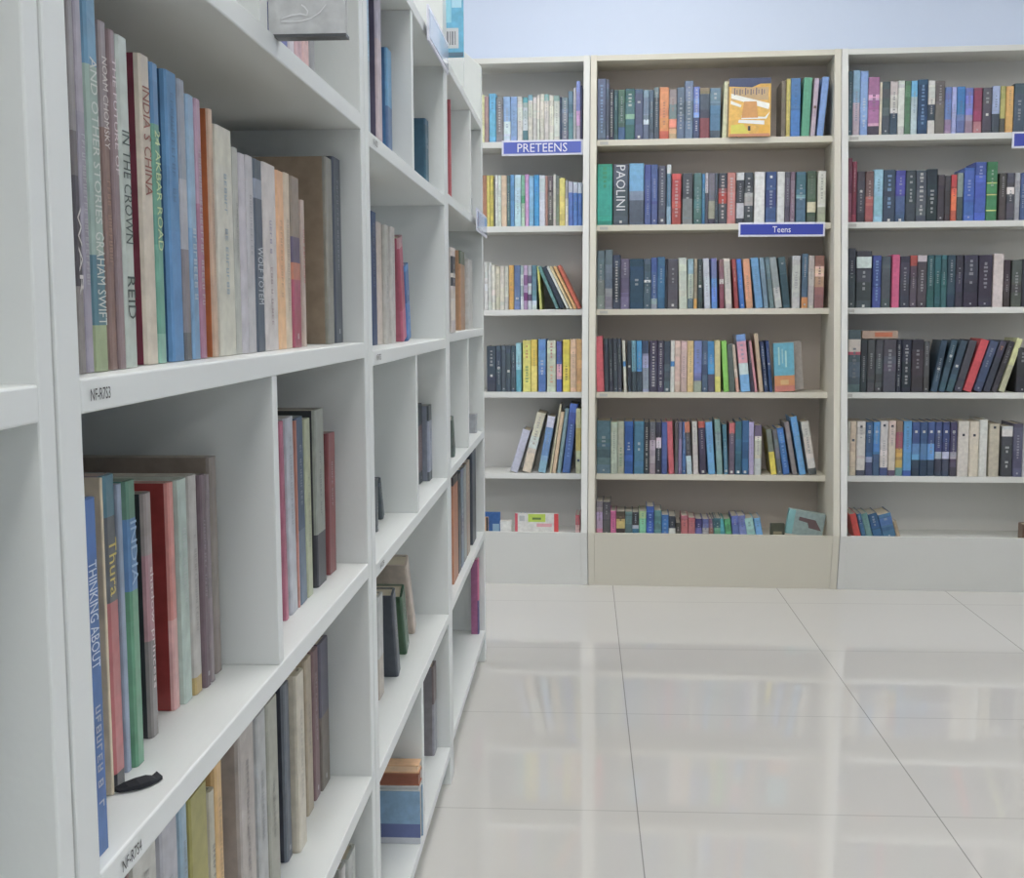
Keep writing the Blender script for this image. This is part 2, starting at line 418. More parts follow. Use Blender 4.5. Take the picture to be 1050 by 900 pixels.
DATA = '''1,1,-0.1113~0.0179~0.1724~0~1:d9d8a4~~~~
1,1,-0.0923~0.0152~0.1664~0~1:a98f8b~~~~
1,1,-0.0761~0.026~0.1768~0~1:62b5dd~~~~sky blue book between dusty pink and grey ones, top shelf of the preteens bookcase
1,1,-0.049~0.0259~0.1622~0~1:7d7f84~tW@.1-.9~~~grey book between sky blue and light blue ones, top shelf of the preteens bookcase
1,1,-0.022~0.0268~0.1647~0~0.55:90b4de|1:c8d6ea~~~~light blue book between grey and light blue ones, top shelf of the preteens bookcase
1,1,0.0059~0.0232~0.1636~0~1:86a6d6~~~~light blue book between light blue and white ones, top shelf of the preteens bookcase
1,1,0.0301~0.0196~0.1631~0~1:ccccc6~~~~
1,1,0.0508~0.0186~0.1601~0~0.12:4a8f9a|0.5:a9bcbc|0.75:dfe6e6|1:5d8f98~~~~
1,1,0.0705~0.0173~0.1684~0~0.12:6fa5b5|1:cfd0c8~~~~
1,1,0.0889~0.0137~0.1593~0~1:ccccc6~~~~
1,1,0.1036~0.0105~0.1677~0~1:d3d2c8~~~~
1,1,0.1153~0.015~0.1718~0~1:cfcdc2~~~~
1,1,0.1314~0.0168~0.1696~0~0.14:7fb0b0|1:cfd0c6~~~~
1,1,0.1492~0.0159~0.1649~0~1:d3d1c4~~~~
1,1,0.1662~0.0212~0.1645~0~0.12:8fb0a8|1:cccfc4~~~~
1,1,0.1885~0.0065~0.1589~0~1:3b4a63~~~~
1,1,0.1961~0.0225~0.1568~0~1:7e8a9c~tW@.05-.95~~~
1,1,0.2197~0.0176~0.179~0~1:5d8694~~~~
1,1,0.2384~0.01~0.1908~0~1:b3b4bf~~~~
1,1,0.2495~0.0145~0.2148~0~0.5:7a84c4|0.75:c090c0|1:b4acc4~~~~
1,1,0.2651~0.0069~0.1989~0~1:343a5a~~~~
1,2,-0.1013~0.014~0.1895~0~1:b07a5c~~~~
1,2,-0.0863~0.0112~0.1892~0~1:d6c95e~~~~
1,2,-0.0739~0.0126~0.189~0~1:cdbf50~~~~
1,2,-0.0602~0.0044~0.1791~0~1:6a6a58~~~~
1,2,-0.0548~0.0108~0.1887~0~1:d5dad6~~~~
1,2,-0.0429~0.0103~0.1886~0~1:cdd8d2~~~~
1,2,-0.0315~0.0203~0.1879~0~1:dac0a2~~~~cream book between white and teal ones, second shelf of the preteens bookcase
1,2,-0.0101~0.0116~0.1876~0~1:4f7078~tC@.3-.9~~~
1,2,0.0027~0.0148~0.19~0~1:5b94c8~~~~
1,2,0.0186~0.0239~0.1892~0~1:b5d6e2~~~~sky blue book between blue and green ones, second shelf of the preteens bookcase
1,2,0.0436~0.0134~0.1872~0~0.4:7cb89a|0.55:3fa070|1:a7c8b2~~~~
1,2,0.0581~0.0139~0.1913~0~1:cc9acb~~~~
1,2,0.0731~0.017~0.184~0~1:7fb5da~~~~
1,2,0.0912~0.0193~0.1881~0~1:3d9edb~~~~
1,2,0.1116~0.0215~0.186~0~1:c9d4da~~~~white book between sky blue and dusty pink ones, second shelf of the preteens bookcase
1,2,0.1343~0.0079~0.1831~0~1:b88c80~~~~
1,2,0.1433~0.0192~0.1829~0~1:6a6468~tW@.1-.9~~~
1,2,0.1637~0.0093~0.1892~0~1:d3d1c6~~~~
1,2,0.1741~0.0111~0.1851~0~1:7f8c80~~~~
1,2,0.1862~0.0215~0.1751~0~1:d8c968~~~~mustard book between grey and white ones, second shelf of the preteens bookcase
1,2,0.2088~0.0102~0.166~0~0.4:9a9aa0|1:d6d4c4~~~~
1,2,0.2201~0.0169~0.1614~0~0.25:b9bed0|1:5a7cc4~~~~
1,2,0.2381~0.016~0.1593~0~0.25:b9c2d0|1:4f7cc4~~~~
1,2,0.2552~0.0156~0.1573~0~0.25:b9c2d0|1:4a78c0~~~~
1,3,-0.0972~0.0125~0.1792~0~1:d0d4d0~~~~
1,3,-0.0836~0.0129~0.1765~0~1:c5cac0~~~~
1,3,-0.0696~0.0138~0.1681~0~1:d4d0c4~~~~
1,3,-0.0547~0.0159~0.1617~0~1:cbc5b2~~~~
1,3,-0.0378~0.0158~0.1616~0~1:cfcdbe~~~~
1,3,-0.0208~0.015~0.1614~0~1:c8c8bb~~~~
1,3,-0.0047~0.0188~0.1658~0~1:d9a54c~~~~
1,3,0.0152~0.023~0.1656~0~1:6a80b4~dW@.75~~~light blue book between orange and white ones, third shelf of the preteens bookcase
1,3,0.0393~0.0116~0.163~0~0.2:8fa5a8|0.45:c9d0d2|0.7:8fa3a8|1:c9d0d2~~~~
1,3,0.0519~0.0141~0.1649~0~0.22:c0aacb|0.45:8a5a90|0.62:c0aacb|0.8:7d3f80|1:b49ac6~~~~
1,3,0.0671~0.0145~0.1627~0~0.22:a5acb8|0.4:66577a|0.65:c0c6ce|0.8:66577a|1:c0c6ce~~~~
1,3,0.0827~0.0179~0.1651~0~0.8:5a8a9a|1:b9c0c4~~~~
1,3,0.1126~0.0081~0.1608~-0.068~1:c9cf6a~~~~
1,3,0.1732~0.0124~0.1716~-0.4088~1:5f9090~n~~~
1,3,0.1908~0.0173~0.1711~-0.4199~1:2f3d4e~n~~~
1,3,0.2143~0.0095~0.1751~-0.4524~1:d0d4cc~n~~~
1,3,0.2278~0.0086~0.1761~-0.4631~1:dcc898~n~~~
1,3,0.2412~0.0105~0.1762~-0.4611~1:e0b070~n~~~
1,3,0.2562~0.0128~0.1785~-0.4531~1:c8644c~n~~~
1,4,-0.0908~0.0352~0.1739~0~1:3a4452~tL@.1-.5;dW@.65~~~slate book at the left end beside a slate one, fourth shelf of the preteens bookcase
1,4,-0.0545~0.019~0.1742~0~1:4a5868~dW@.48~~~
1,4,-0.0344~0.0172~0.1742~0~1:56626f~~~~
1,4,-0.0161~0.0172~0.1741~0~1:4c5a68~dW@.55~~~
1,4,0.0022~0.0176~0.1741~0~1:4f606e~~~~
1,4,0.021~0.0202~0.185~0~0.55:9accd8|1:58a5ba~~~~
1,4,0.0469~0.0308~0.195~0~1:d6cf64~tR@.1-.4;tE@.5-.85~~~thick yellow book between pale teal and mustard ones, fourth shelf of the preteens bookcase
1,4,0.0788~0.0231~0.1974~0~0.5:d6b83a|1:dccf60~~~~mustard and yellow book between yellow and blue ones, fourth shelf of the preteens bookcase
1,4,0.106~0.0286~0.199~0~1:5b88c4~tW@.4-.7~~~thick blue book between mustard and white ones, fourth shelf of the preteens bookcase
1,4,0.139~0.0336~0.1947~0~1:c8d0b8~tR@.05-.4;tO@.5-.9~~~thick white book between two blue ones, fourth shelf of the preteens bookcase
1,4,0.1754~0.0196~0.1905~0~0.3:5a64b0|0.45:4a6cb8|0.75:d8a0b4|1:4a6cc0~~~~
1,4,0.1991~0.0268~0.1971~0~1:e0d034~tU@.5-.8~~~yellow book between blue and tan ones, fourth shelf of the preteens bookcase
1,4,0.2269~0.0229~0.1991~0~1:e0bc9c~~~~tan book between yellow and tan ones, fourth shelf of the preteens bookcase
1,4,0.251~0.0204~0.1986~0~1:dfae70~~~~tan book at the right end beside a tan one, fourth shelf of the preteens bookcase
1,5,-0.0028~0.0296~0.169~0.3004~1:bbbdd0~n~~~white book at the left end beside a white one, fifth shelf of the preteens bookcase
1,5,0.0435~0.0329~0.234~0.2501~0.4:cec9b4|0.6:c8d2cc|1:cfc2b0~~~~leaning white book between white and light blue ones, fifth shelf of the preteens bookcase
1,5,0.1043~0.0283~0.2183~0.1747~0.2:c5ccda|0.7:6a92c6|1:86b4d0~~~~leaning light blue book between white and cream ones, fifth shelf of the preteens bookcase
1,5,0.1478~0.0065~0.2668~0.1519~1:cfcaa8~n~~~
1,5,0.1576~0.0137~0.2369~0.1436~1:d8bc98~n~~~
1,5,0.1759~0.0145~0.2494~0.1328~1:7d9ca4~n~~~
1,5,0.1964~0.0293~0.2661~0.1144~1:4a68b0~tb@.3-.8~~~leaning thick blue book between pale teal and cream ones, fifth shelf of the preteens bookcase
1,5,0.2482~0.0201~0.2476~0~0.3:cfcf9a|0.65:c9b860|1:b8bc9a~dN@.8~~~cream book at the right end beside a blue one, fifth shelf of the preteens bookcase
1,6,0.0173~0.0124~0.0434~0~1:b8a84a~~~~
1,6,0.0308~0.0178~0.0633~-0.047~0.5:3f68ac|1:8fb0d4~~~~
1,6,0.2484~0.0162~0.0762~0~0.5:c8606a|1:d8b0b0~~~~
2,1,0.3275~0.0314~0.2205~0~1:5f7088~tb@.1-.95~~~slate book at the left end beside a slate one, top shelf of the teens bookcase
2,1,0.3595~0.0109~0.2172~0~1:5b6578~~~~
2,1,0.3712~0.0166~0.1823~0~1:3f4654~tW@.05-.95~~~
2,1,0.3886~0.0147~0.1796~0~1:3f6268~~~~
2,1,0.4041~0.0252~0.1791~0~0.75:4a6d62|1:3f5a80~~~~green book between two teal ones, top shelf of the teens bookcase
2,1,0.4299~0.0345~0.1831~0~0.5:3f7072|0.6:7fa08a|1:3f7476~tW@.1-.4~~~thick teal book between green and slate ones, top shelf of the teens bookcase
2,1,0.465~0.0298~0.18~0~1:4c5b7a~tW@.2-.3;dW@.95~~~thick slate book between teal and slate ones, top shelf of the teens bookcase
2,1,0.4954~0.0218~0.177~0~0.6:76889e|0.7:b6bec8|1:6a7890~~~~slate book between two slate ones, top shelf of the teens bookcase
2,1,0.5178~0.0165~0.1766~0~1:4f6070~~~~
2,1,0.5351~0.0193~0.1855~0~0.2:6f8088|1:4d5a68~tL@.1-.8~~~slate book between slate and orange ones, top shelf of the teens bookcase
2,1,0.5551~0.0339~0.1848~0~0.6:d68a58|0.85:dd9250|1:c8604a~~~~thick orange book between slate and grey ones, top shelf of the teens bookcase
2,1,0.5896~0.0287~0.1771~0~0.3:8a8084|0.6:6d7c84|0.8:d98468|1:d8b08a~~~~thick grey book between orange and slate ones, top shelf of the teens bookcase
2,1,0.6189~0.0273~0.1834~0~1:5d6f84~tL@.2-.9~~~slate book between grey and slate ones, top shelf of the teens bookcase
2,1,0.6472~0.0306~0.2059~0~1:6a7a92~tL@.1-.9~~~thick tall slate book between slate and light blue ones, top shelf of the teens bookcase
2,1,0.6789~0.0216~0.1844~0~0.5:6f88c4|0.6:7fa0d8|1:5a6890~tW@.05-.9~~~light blue and slate book between two slate ones, top shelf of the teens bookcase
2,1,0.7016~0.0357~0.1791~0~0.12:8a7d60|0.6:4d586c|1:7d4650~~~~thick slate book between light blue and sky blue ones, top shelf of the teens bookcase
2,1,0.7384~0.0385~0.1783~0~0.35:6a8ea4|0.85:5a86a8|1:5a6a7c~tW@.05-.3~~~thick sky blue book between slate and cream ones, top shelf of the teens bookcase
2,1,0.7829~0.0177~0.2009~0.0327~1:cdcfaa~n~~~cream book between sky blue and olive brown ones, top shelf of the teens bookcase
2,1,0.8017~0.0139~0.1928~0~1:8a7a58~~~~
2,1,0.8168~0.0233~0.1854~0~1:3f3a4c~tS@.4-.8~~~near-black book between two olive brown ones, top shelf of the teens bookcase
2,1,0.9954~0.0166~0.1975~0~1:7a7262~n~~~
2,1,1.0131~0.0143~0.2045~0~1:c2b458~~~~
2,1,1.0285~0.0347~0.2066~0~1:4a7fbc~~~~thick tall blue book between yellow and green ones, top shelf of the teens bookcase
2,1,1.0671~0.0295~0.2072~0.0402~1:57a282~n~~~thick tall green book between blue and pale grey ones, top shelf of the teens bookcase
2,1,1.1005~0.0165~0.2045~0.0588~1:b5a5b4~dU@.5~~~tall pale grey book between green and light blue ones, top shelf of the teens bookcase
2,1,1.1227~0.0238~0.2084~0.0885~1:7a9ed6~n~~~light blue book, twenty-sixth from the left on the top shelf of the teens bookcase
2,2,0.3275~0.0559~0.2235~0~1:1fa288~tE@.05-.5~~~teal book at the left end beside a slate one, second shelf of the teens bookcase
2,2,0.3871~0.0548~0.222~0~1:4f5767~tx=PAOLINI:d8dadc:.02-.76;dW@.95~~~very thick slate book between teal and sky blue ones, second shelf of the teens bookcase
2,2,0.4456~0.0541~0.2239~0~0.45:6fa8d4|0.6:7f90aa|1:5a6476~tW@.05-.12;tW@.55-.65~~~sky blue book between slate and light blue ones, second shelf of the teens bookcase
2,2,0.5021~0.0243~0.2184~0~1:4a5a94~~~~light blue book between sky blue and light blue ones, second shelf of the teens bookcase
2,2,0.527~0.0238~0.2185~0~1:4f5c94~~~~tall light blue book between light blue and slate ones, second shelf of the teens bookcase
2,2,0.5537~0.0266~0.2133~0~1:50586a~tL@.05-.7;dW@.93~~~tall slate book between light blue and slate blue ones, second shelf of the teens bookcase
2,2,0.5837~0.0161~0.2171~0~0.15:c2c6c6|0.7:557a94|1:93b2cc~~~~
2,2,0.6024~0.0342~0.1837~0~1:bc4e48~tL@.1-.9~~~thick red book between slate blue and dark grey ones, second shelf of the teens bookcase
2,2,0.6412~0.038~0.1854~0~0.5:575b60|1:8a8e90~~~~thick dark grey book between red and teal ones, second shelf of the teens bookcase
2,2,0.6831~0.0293~0.1848~0~1:4f7876~~~~thick teal book between dark grey and sky blue ones, second shelf of the teens bookcase
2,2,0.7135~0.0103~0.1821~0~1:3f7ca6~~~~
2,2,0.7249~0.0103~0.1861~0~0.4:c4c0c4|1:50505e~~~~
2,2,0.7363~0.0245~0.1839~0~0.55:70707c|0.9:a8a098|1:50505e~~~~grey book between dark plum and slate ones, second shelf of the teens bookcase
2,2,0.7619~0.004~0.1836~0~1:565e6c~~~~
2,2,0.7604~0.0112~0.1837~0~1:4a5a66~~~~
2,2,0.7728~0.0311~0.1833~0~0.3:3c414c|0.4:a06060|0.6:c4463c|1:4a4c58~tW@.05-.95~~~thick slate book between dark teal and pink-red ones, second shelf of the teens bookcase
2,2,0.805~0.0301~0.1851~0~1:c4807a~tL@.1-.9~~~thick pink-red book between slate and near-black ones, second shelf of the teens bookcase
2,2,0.8381~0.0282~0.1846~0~0.15:c4c4c4|0.6:3f444c|0.9:c4c4c8|1:3f444c~~~~thick near-black and white book between pink-red and slate ones, second shelf of the teens bookcase
2,2,0.8673~0.0319~0.1841~0~0.4:474e56|0.65:b5b5a8|1:474e56~tL@.1-.9~~~thick slate book between near-black and white ones, second shelf of the teens bookcase
2,2,0.9032~0.0375~0.1858~0~1:d8dad6~n~~~thick white book between slate and blue ones, second shelf of the teens bookcase
2,2,0.9441~0.0384~0.1852~0~1:3f5688~dW@.1~~~thick blue book between two white ones, second shelf of the teens bookcase
2,2,0.9855~0.0275~0.185~0~1:cdd0cc~n~~~white book between blue and dark grey ones, second shelf of the teens bookcase
2,2,1.0141~0.0186~0.1842~0~1:5a5a66~~~~
2,2,1.0338~0.0158~0.1839~0~1:806c7c~~~~
2,2,1.0535~0.0354~0.1834~0~0.45:4a7084|0.52:8ab4bc|1:4a7084~~~~thick slate blue book between plum and grey-green ones, second shelf of the teens bookcase
2,2,1.0937~0.0316~0.1851~0~0.6:4f6452|0.8:c8c4a8|1:4f6452~~~~thick grey-green book between slate blue and white ones, second shelf of the teens bookcase
2,2,1.131~0.0297~0.185~0~0.7:c8cbbe|1:a9b096~~~~white book at the right end beside a grey-green one, second shelf of the teens bookcase
2,3,0.3275~0.0281~0.2177~0~0.5:5d6b76|1:7a8084~~~~slate blue book, first from the left on the third shelf of the teens bookcase
2,3,0.3562~0.029~0.2198~0~0.65:6d7a8a|1:8a8c96~~~~thick slate book between slate blue and slate ones, third shelf of the teens bookcase
2,3,0.3858~0.029~0.2003~0~1:3a4354~tW@.05-.9~~~thick slate book between slate and lavender ones, third shelf of the teens bookcase
2,3,0.4153~0.0332~0.1856~0~0.4:5a566a|0.6:6a6480|1:6c6484~~~~thick lavender book between slate and navy ones, third shelf of the teens bookcase
2,3,0.4491~0.0517~0.1852~0~1:2f4f6a~tW@.05-.12;tL@.4-.6~~~very thick navy book between lavender and slate blue ones, third shelf of the teens bookcase
2,3,0.5014~0.0269~0.1848~0~0.42:4a6070|0.47:c8ccc8|1:465e6c~~~~slate blue book between navy and blue ones, third shelf of the teens bookcase
2,3,0.5289~0.0225~0.1894~0~0.8:4a66a0|1:8a94a0~~~~blue book between two slate blue ones, third shelf of the teens bookcase
2,3,0.5521~0.0278~0.1915~0~1:366a90~~~~slate blue book between blue and dark navy ones, third shelf of the teens bookcase
2,3,0.5805~0.009~0.1842~0~1:2b3340~~~~
2,3,0.5904~0.0378~0.1839~0~1:4f5058~dW@.93~~~thick dark grey book between dark navy and white ones, third shelf of the teens bookcase
2,3,0.6326~0.0306~0.1881~-0.0204~1:c6cebe~~~~thick white book between dark grey and pale grey ones, third shelf of the teens bookcase
2,3,0.6643~0.0214~0.1833~0~0.3:8ab0bc|0.8:a8b4a4|1:5c7480~~~~pale grey book between white and beige ones, third shelf of the teens bookcase
2,3,0.6868~0.0118~0.1832~0~0.8:9a9078|1:d0a04a~~~~
2,3,0.7017~0.0176~0.1829~-0.0105~1:40504e~dW@.55~~~
2,3,0.7266~0.0228~0.1848~-0.0465~1:c0c6d2~~~~white book between near-black and blue ones, third shelf of the teens bookcase
2,3,0.7533~0.0209~0.1847~-0.0258~0.4:7c80b4|1:5a88cc~~~~blue and light blue book between white and red ones, third shelf of the teens bookcase
2,3,0.7824~0.0165~0.1797~-0.0265~0.4:946a74|0.5:cfc0c0|1:944f60~~~~
2,3,0.8039~0.0241~0.184~-0.0568~1:cec5ba~~~~white book between two red ones, third shelf of the teens bookcase
2,3,0.8377~0.015~0.1816~-0.0732~1:a84c48~~~~
2,3,0.8567~0.0178~0.1814~-0.0888~1:3f74c8~~~~
2,3,0.8795~0.0254~0.1808~-0.0888~1:d49a74~~~~tan book between blue and sky blue ones, third shelf of the teens bookcase
2,3,0.9142~0.0276~0.1853~-0.1169~1:68a0cc~~~~leaning sky blue book between tan and sky blue ones, third shelf of the teens bookcase
2,3,0.945~0.0168~0.1856~-0.1119~1:7894a8~~~~
2,3,0.9658~0.0167~0.1879~-0.1205~1:667e88~~~~
2,3,0.9857~0.0256~0.1873~-0.1354~0.6:8f9a9c|1:b4b8b4~~~~leaning grey book between slate blue and dark teal ones, third shelf of the teens bookcase
2,3,1.015~0.0261~0.1869~-0.1205~1:3c5862~tL@.05-.2~~~leaning dark teal book between grey and pale grey ones, third shelf of the teens bookcase
2,3,1.0452~0.03~0.1916~0~1:b8bab9~~~~pale grey book between dark teal and slate blue ones, third shelf of the teens bookcase
2,3,1.0801~0.0224~0.1979~0~0.8:4a6880|1:d08850~~~~slate blue book between two pale grey ones, third shelf of the teens bookcase
2,3,1.1036~0.0224~0.1911~0~1:b6b0aa~~~~pale grey book between slate blue and dusty pink ones, third shelf of the teens bookcase
2,3,1.1271~0.0336~0.1908~0~0.2:9a6c64|0.4:d8b4a0|0.6:c89a80|1:9a6a6c~~~~dusty pink book, thirtieth from the left on the third shelf of the teens bookcase
2,4,0.3275~0.0283~0.2095~-0.0373~1:d45e6a~n~~~pink-red book at the left end beside a slate one, fourth shelf of the teens bookcase
2,4,0.3567~0.016~0.2~-0.0196~1:404854~~~~
2,4,0.3737~0.016~0.2~-0.0195~1:3c4450~~~~
2,4,0.3907~0.016~0.1999~-0.0195~1:404854~~~~
2,4,0.4076~0.0145~0.1999~-0.0195~1:444c58~~~~
2,4,0.4299~0.0106~0.1921~-0.0406~0.4:cfd2c4|0.5:3a80bc|1:cfd2c4~n~~~
2,4,0.4445~0.0145~0.192~-0.0203~1:3c4652~dW@.5~~~
2,4,0.46~0.0169~0.1919~-0.0203~0.6:6aa4b6|1:3c4854~~~~
2,4,0.4778~0.0208~0.1919~-0.0152~0.6:388cc6|1:3f4a58~~~~sky blue book between pale teal and grey-blue ones, fourth shelf of the teens bookcase
2,4,0.4996~0.0242~0.1918~-0.0152~0.25:3c4664|1:96a0be~~~~grey-blue book between sky blue and dark plum ones, fourth shelf of the teens bookcase
2,4,0.5247~0.0295~0.1919~0~1:4a4660~tW@.05-.95~~~thick dark plum book between grey-blue and dark plum ones, fourth shelf of the teens bookcase
2,4,0.5551~0.0232~0.1918~0~1:4a4660~tW@.05-.95~~~dark plum book between dark plum and slate ones, fourth shelf of the teens bookcase
2,4,0.5791~0.0231~0.1898~0~1:4a5864~dL@.95~~~slate book between dark plum and white ones, fourth shelf of the teens bookcase
2,4,0.6032~0.0149~0.1917~0~0.4:ced0c8|0.5:3a80bc|1:ced0c8~n~~~
2,4,0.619~0.0211~0.1916~0~1:d2b8aa~~~~cream book between white and dusty pink ones, fourth shelf of the teens bookcase
2,4,0.6412~0.0235~0.1916~0~1:c8aca6~~~~dusty pink book between cream and beige ones, fourth shelf of the teens bookcase
2,4,0.6659~0.0226~0.1915~0~1:d9be7e~~~~beige book between dusty pink and light blue ones, fourth shelf of the teens bookcase
2,4,0.6895~0.0298~0.1914~0~0.78:6c78ae|1:8a9080~~~~thick light blue book between beige and navy ones, fourth shelf of the teens bookcase
2,4,0.7204~0.0215~0.1913~0~1:48607c~~~~navy book between light blue and sky blue ones, fourth shelf of the teens bookcase
2,4,0.743~0.0254~0.1891~-0.0203~0.65:3f90cc|1:4a4c60~~~~sky blue and slate book between navy and beige ones, fourth shelf of the teens bookcase
2,4,0.7695~0.021~0.1934~-0.0248~0.7:c9c08a|1:d4cf60~n~~~beige book between sky blue and lime green ones, fourth shelf of the teens bookcase
2,4,0.8017~0.02~0.1908~-0.0652~1:82c84e~n~~~lime green book between beige and dark grey ones, fourth shelf of the teens bookcase
2,4,0.8228~0.0209~0.1787~-0.0642~1:57635e~n~~~
2,4,0.8477~0.0113~0.1768~-0.1028~0.7:c9bca8|1:c89a84~~~~
2,4,0.8654~0.0346~0.2143~-0.102~0.12:7098d0|0.5:d89aa8|0.7:bfd0d0|1:70b0dc~~~~leaning dusty pink book between cream and near-black ones, fourth shelf of the teens bookcase
2,4,0.9013~0.0132~0.1889~-0.0757~1:44404c~~~~
2,4,0.9175~0.0084~0.1919~-0.1344~1:d69098~n~~~
2,4,0.9328~0.015~0.2176~-0.1094~1:bfa88c~n~~~
2,4,0.9519~0.015~0.1886~-0.111~1:36486e~tL@.1-.9~~~
2,4,0.97~0.0122~0.1909~-0.0947~1:2b4878~dW@.45~~~
2,5,0.3275~0.0529~0.2015~0~0.7:476a76|1:55747e~~~~slate blue book, first from the left on the fifth shelf of the teens bookcase
2,5,0.381~0.0245~0.1968~0~1:aabaa6~~~~pale grey book between slate blue and pale grey ones, fifth shelf of the teens bookcase
2,5,0.4063~0.0254~0.1993~0~1:aab09a~tE@.5-.9~~~pale grey book between pale grey and blue ones, fifth shelf of the teens bookcase
2,5,0.4325~0.0328~0.1994~0~1:2a60a8~tW@.4-.6~~~thick blue book between pale grey and sky blue ones, fifth shelf of the teens bookcase
2,5,0.4683~0.0381~0.1996~0~1:447a9c~tW@.4-.6~~~thick sky blue book between blue and near-black ones, fifth shelf of the teens bookcase
2,5,0.507~0.0185~0.1972~0~1:3a3e48~tW@.1-.95~~~
2,5,0.5263~0.0238~0.1973~0~0.35:6a6870|0.8:b4a4b0|1:9c8c98~~~~grey book between near-black and dark navy ones, fifth shelf of the teens bookcase
2,5,0.551~0.0204~0.1974~0~0.3:3a3a4a|0.5:c8b8c4|1:343a48~~~~
2,5,0.5722~0.0218~0.1975~0~1:4a5c98~~~~blue book between dark navy and pink-red ones, fifth shelf of the teens bookcase
2,5,0.5996~0.0213~0.1998~-0.0487~1:cc5e68~n~~~pink-red book between blue and dark grey ones, fifth shelf of the teens bookcase
2,5,0.6217~0.0125~0.1977~0~1:58565a~~~~
2,5,0.6354~0.0135~0.1977~0~1:7c7294~~~~
2,5,0.65~0.0135~0.1978~0~1:40689c~~~~
2,5,0.6675~0.0202~0.1976~-0.0589~0.2:cc7656|0.65:4a4c50|1:b8ced4~~~~
2,5,0.6918~0.0202~0.2002~-0.0387~1:c2bcbc~~~~white book between dark grey and purple-blue ones, fifth shelf of the teens bookcase
2,5,0.716~0.0251~0.2002~-0.0435~0.12:b05848|1:443e58~dW@.95~~~purple-blue book between white and sky blue ones, fifth shelf of the teens bookcase
2,5,0.748~0.0259~0.1978~-0.0732~1:62a0d0~~~~sky blue book between purple-blue and teal ones, fifth shelf of the teens bookcase
2,5,0.78~0.0221~0.2078~-0.0604~1:769292~~~~teal book between sky blue and teal ones, fifth shelf of the teens bookcase
2,5,0.8075~0.0153~0.1885~-0.0512~1:447c8c~dW@.93~~~
2,5,0.824~0.0216~0.1936~0~0.2:c4686a|1:665c6e~dW@.95~~~dark plum book between teal and slate blue ones, fifth shelf of the teens bookcase
2,5,0.8467~0.0245~0.201~0~1:366880~dW@.95~~~slate blue book between dark plum and slate blue ones, fifth shelf of the teens bookcase
2,5,0.8722~0.0254~0.2036~0~1:306692~dW@.95~~~slate blue book between slate blue and lavender ones, fifth shelf of the teens bookcase
2,5,0.8987~0.0186~0.1987~-0.0097~1:aaa0c8~~~~
2,5,0.9184~0.0258~0.1867~0~0.22:6a6478|1:cfccc2~~~~white book between lavender and grey ones, fifth shelf of the teens bookcase
2,5,0.9818~0.0208~0.1724~-0.1328~0.5:747c74|1:dcc82c~n~~~
2,5,1.0058~0.0179~0.1697~-0.1349~1:686e70~~~~
2,5,1.0269~0.0244~0.1776~-0.1605~1:3c7ac2~tb@.1-.9~~~leaning blue book between two grey ones, fifth shelf of the teens bookcase
2,5,1.0603~0.0177~0.2009~-0.1756~1:8c8688~n~~~
2,5,1.0861~0.0243~0.2202~-0.177~1:5a9cd2~tb@.1-.9~~~leaning tall blue book between grey and white ones, fifth shelf of the teens bookcase
2,5,1.1205~0.029~0.2024~-0.1682~0.88:cccac2|1:5c6460~~~~white book at the right end beside a blue one, fifth shelf of the teens bookcase
2,6,0.3275~0.0243~0.1299~0~0.3:8a8890|0.8:aa96b6|1:c880a4~~~~
2,6,0.3524~0.0281~0.1277~0~1:5c5c66~~~~
2,6,0.3811~0.0214~0.0932~0~1:d66ca4~~~~
2,6,0.4031~0.0328~0.091~0~0.3:55493f|0.7:c4b070|1:4a4440~~~~
2,6,0.4365~0.0266~0.0914~0~1:668688~~~~
2,6,0.4636~0.0246~0.0892~0~0.55:42444e|0.7:a8b8c8|1:3f7aa0~~~~
2,6,0.4889~0.027~0.0945~0~0.3:a8c88c|1:74c09c~~~~
2,6,0.5164~0.0288~0.1122~0~1:355ab0~tb@.2-.9~~~
2,6,0.5459~0.0269~0.0976~0~1:56868c~~~~
2,6,0.5734~0.0269~0.0806~0~1:3a70b0~tb@.2-.9~~~
2,6,0.6009~0.0256~0.0759~0~0.6:3c4250|1:c4c4c0~~~~
2,6,0.6271~0.0183~0.0514~0~1:4c4644~~~~
2,6,0.6465~0.0256~0.0789~0~1:b0646c~~~~
2,6,0.6733~0.0256~0.0713~0~1:b86a78~~~~
2,6,0.6999~0.0256~0.0667~0~0.5:46447c|1:6a6ab4~~~~
2,6,0.7266~0.0231~0.067~0~0.5:6c74ac|1:a09aa0~~~~
2,6,0.7508~0.0182~0.0673~0~0.5:785c78|1:a07068~~~~
2,6,0.7701~0.0245~0.07~0~0.5:32606c|1:58a080~~~~
2,6,0.7692~0.0181~0.0678~-0.1264~1:3a5f6c~~~~
2,6,0.7886~0.0242~0.0666~-0.1416~1:44a0ac~~~~
2,6,0.8142~0.0238~0.067~-0.1269~1:4a9a68~~~~
2,6,0.8392~0.0253~0.0794~-0.0839~1:5866ac~~~~
2,6,0.8657~0.0276~0.0795~-0.1071~1:6878b4~~~~
2,6,0.8946~0.0319~0.0702~-0.1975~1:90c4bc~~~~
2,6,0.9282~0.0248~0.0712~-0.1835~1:6ca8de~~~~
3,1,1.2319~0.0164~0.2263~0~1:3c5866~~~~dark teal book, first from the left on the top shelf of the right-hand bookcase
3,1,1.2494~0.0251~0.2295~0~0.5:7ca4bc|1:b4a8b4~~~~sky blue book between dark teal and light blue ones, top shelf of the right-hand bookcase
3,1,1.2756~0.027~0.2257~0~1:84a8da~tW@.4-.9~~~light blue book between sky blue and pinkish purple ones, top shelf of the right-hand bookcase
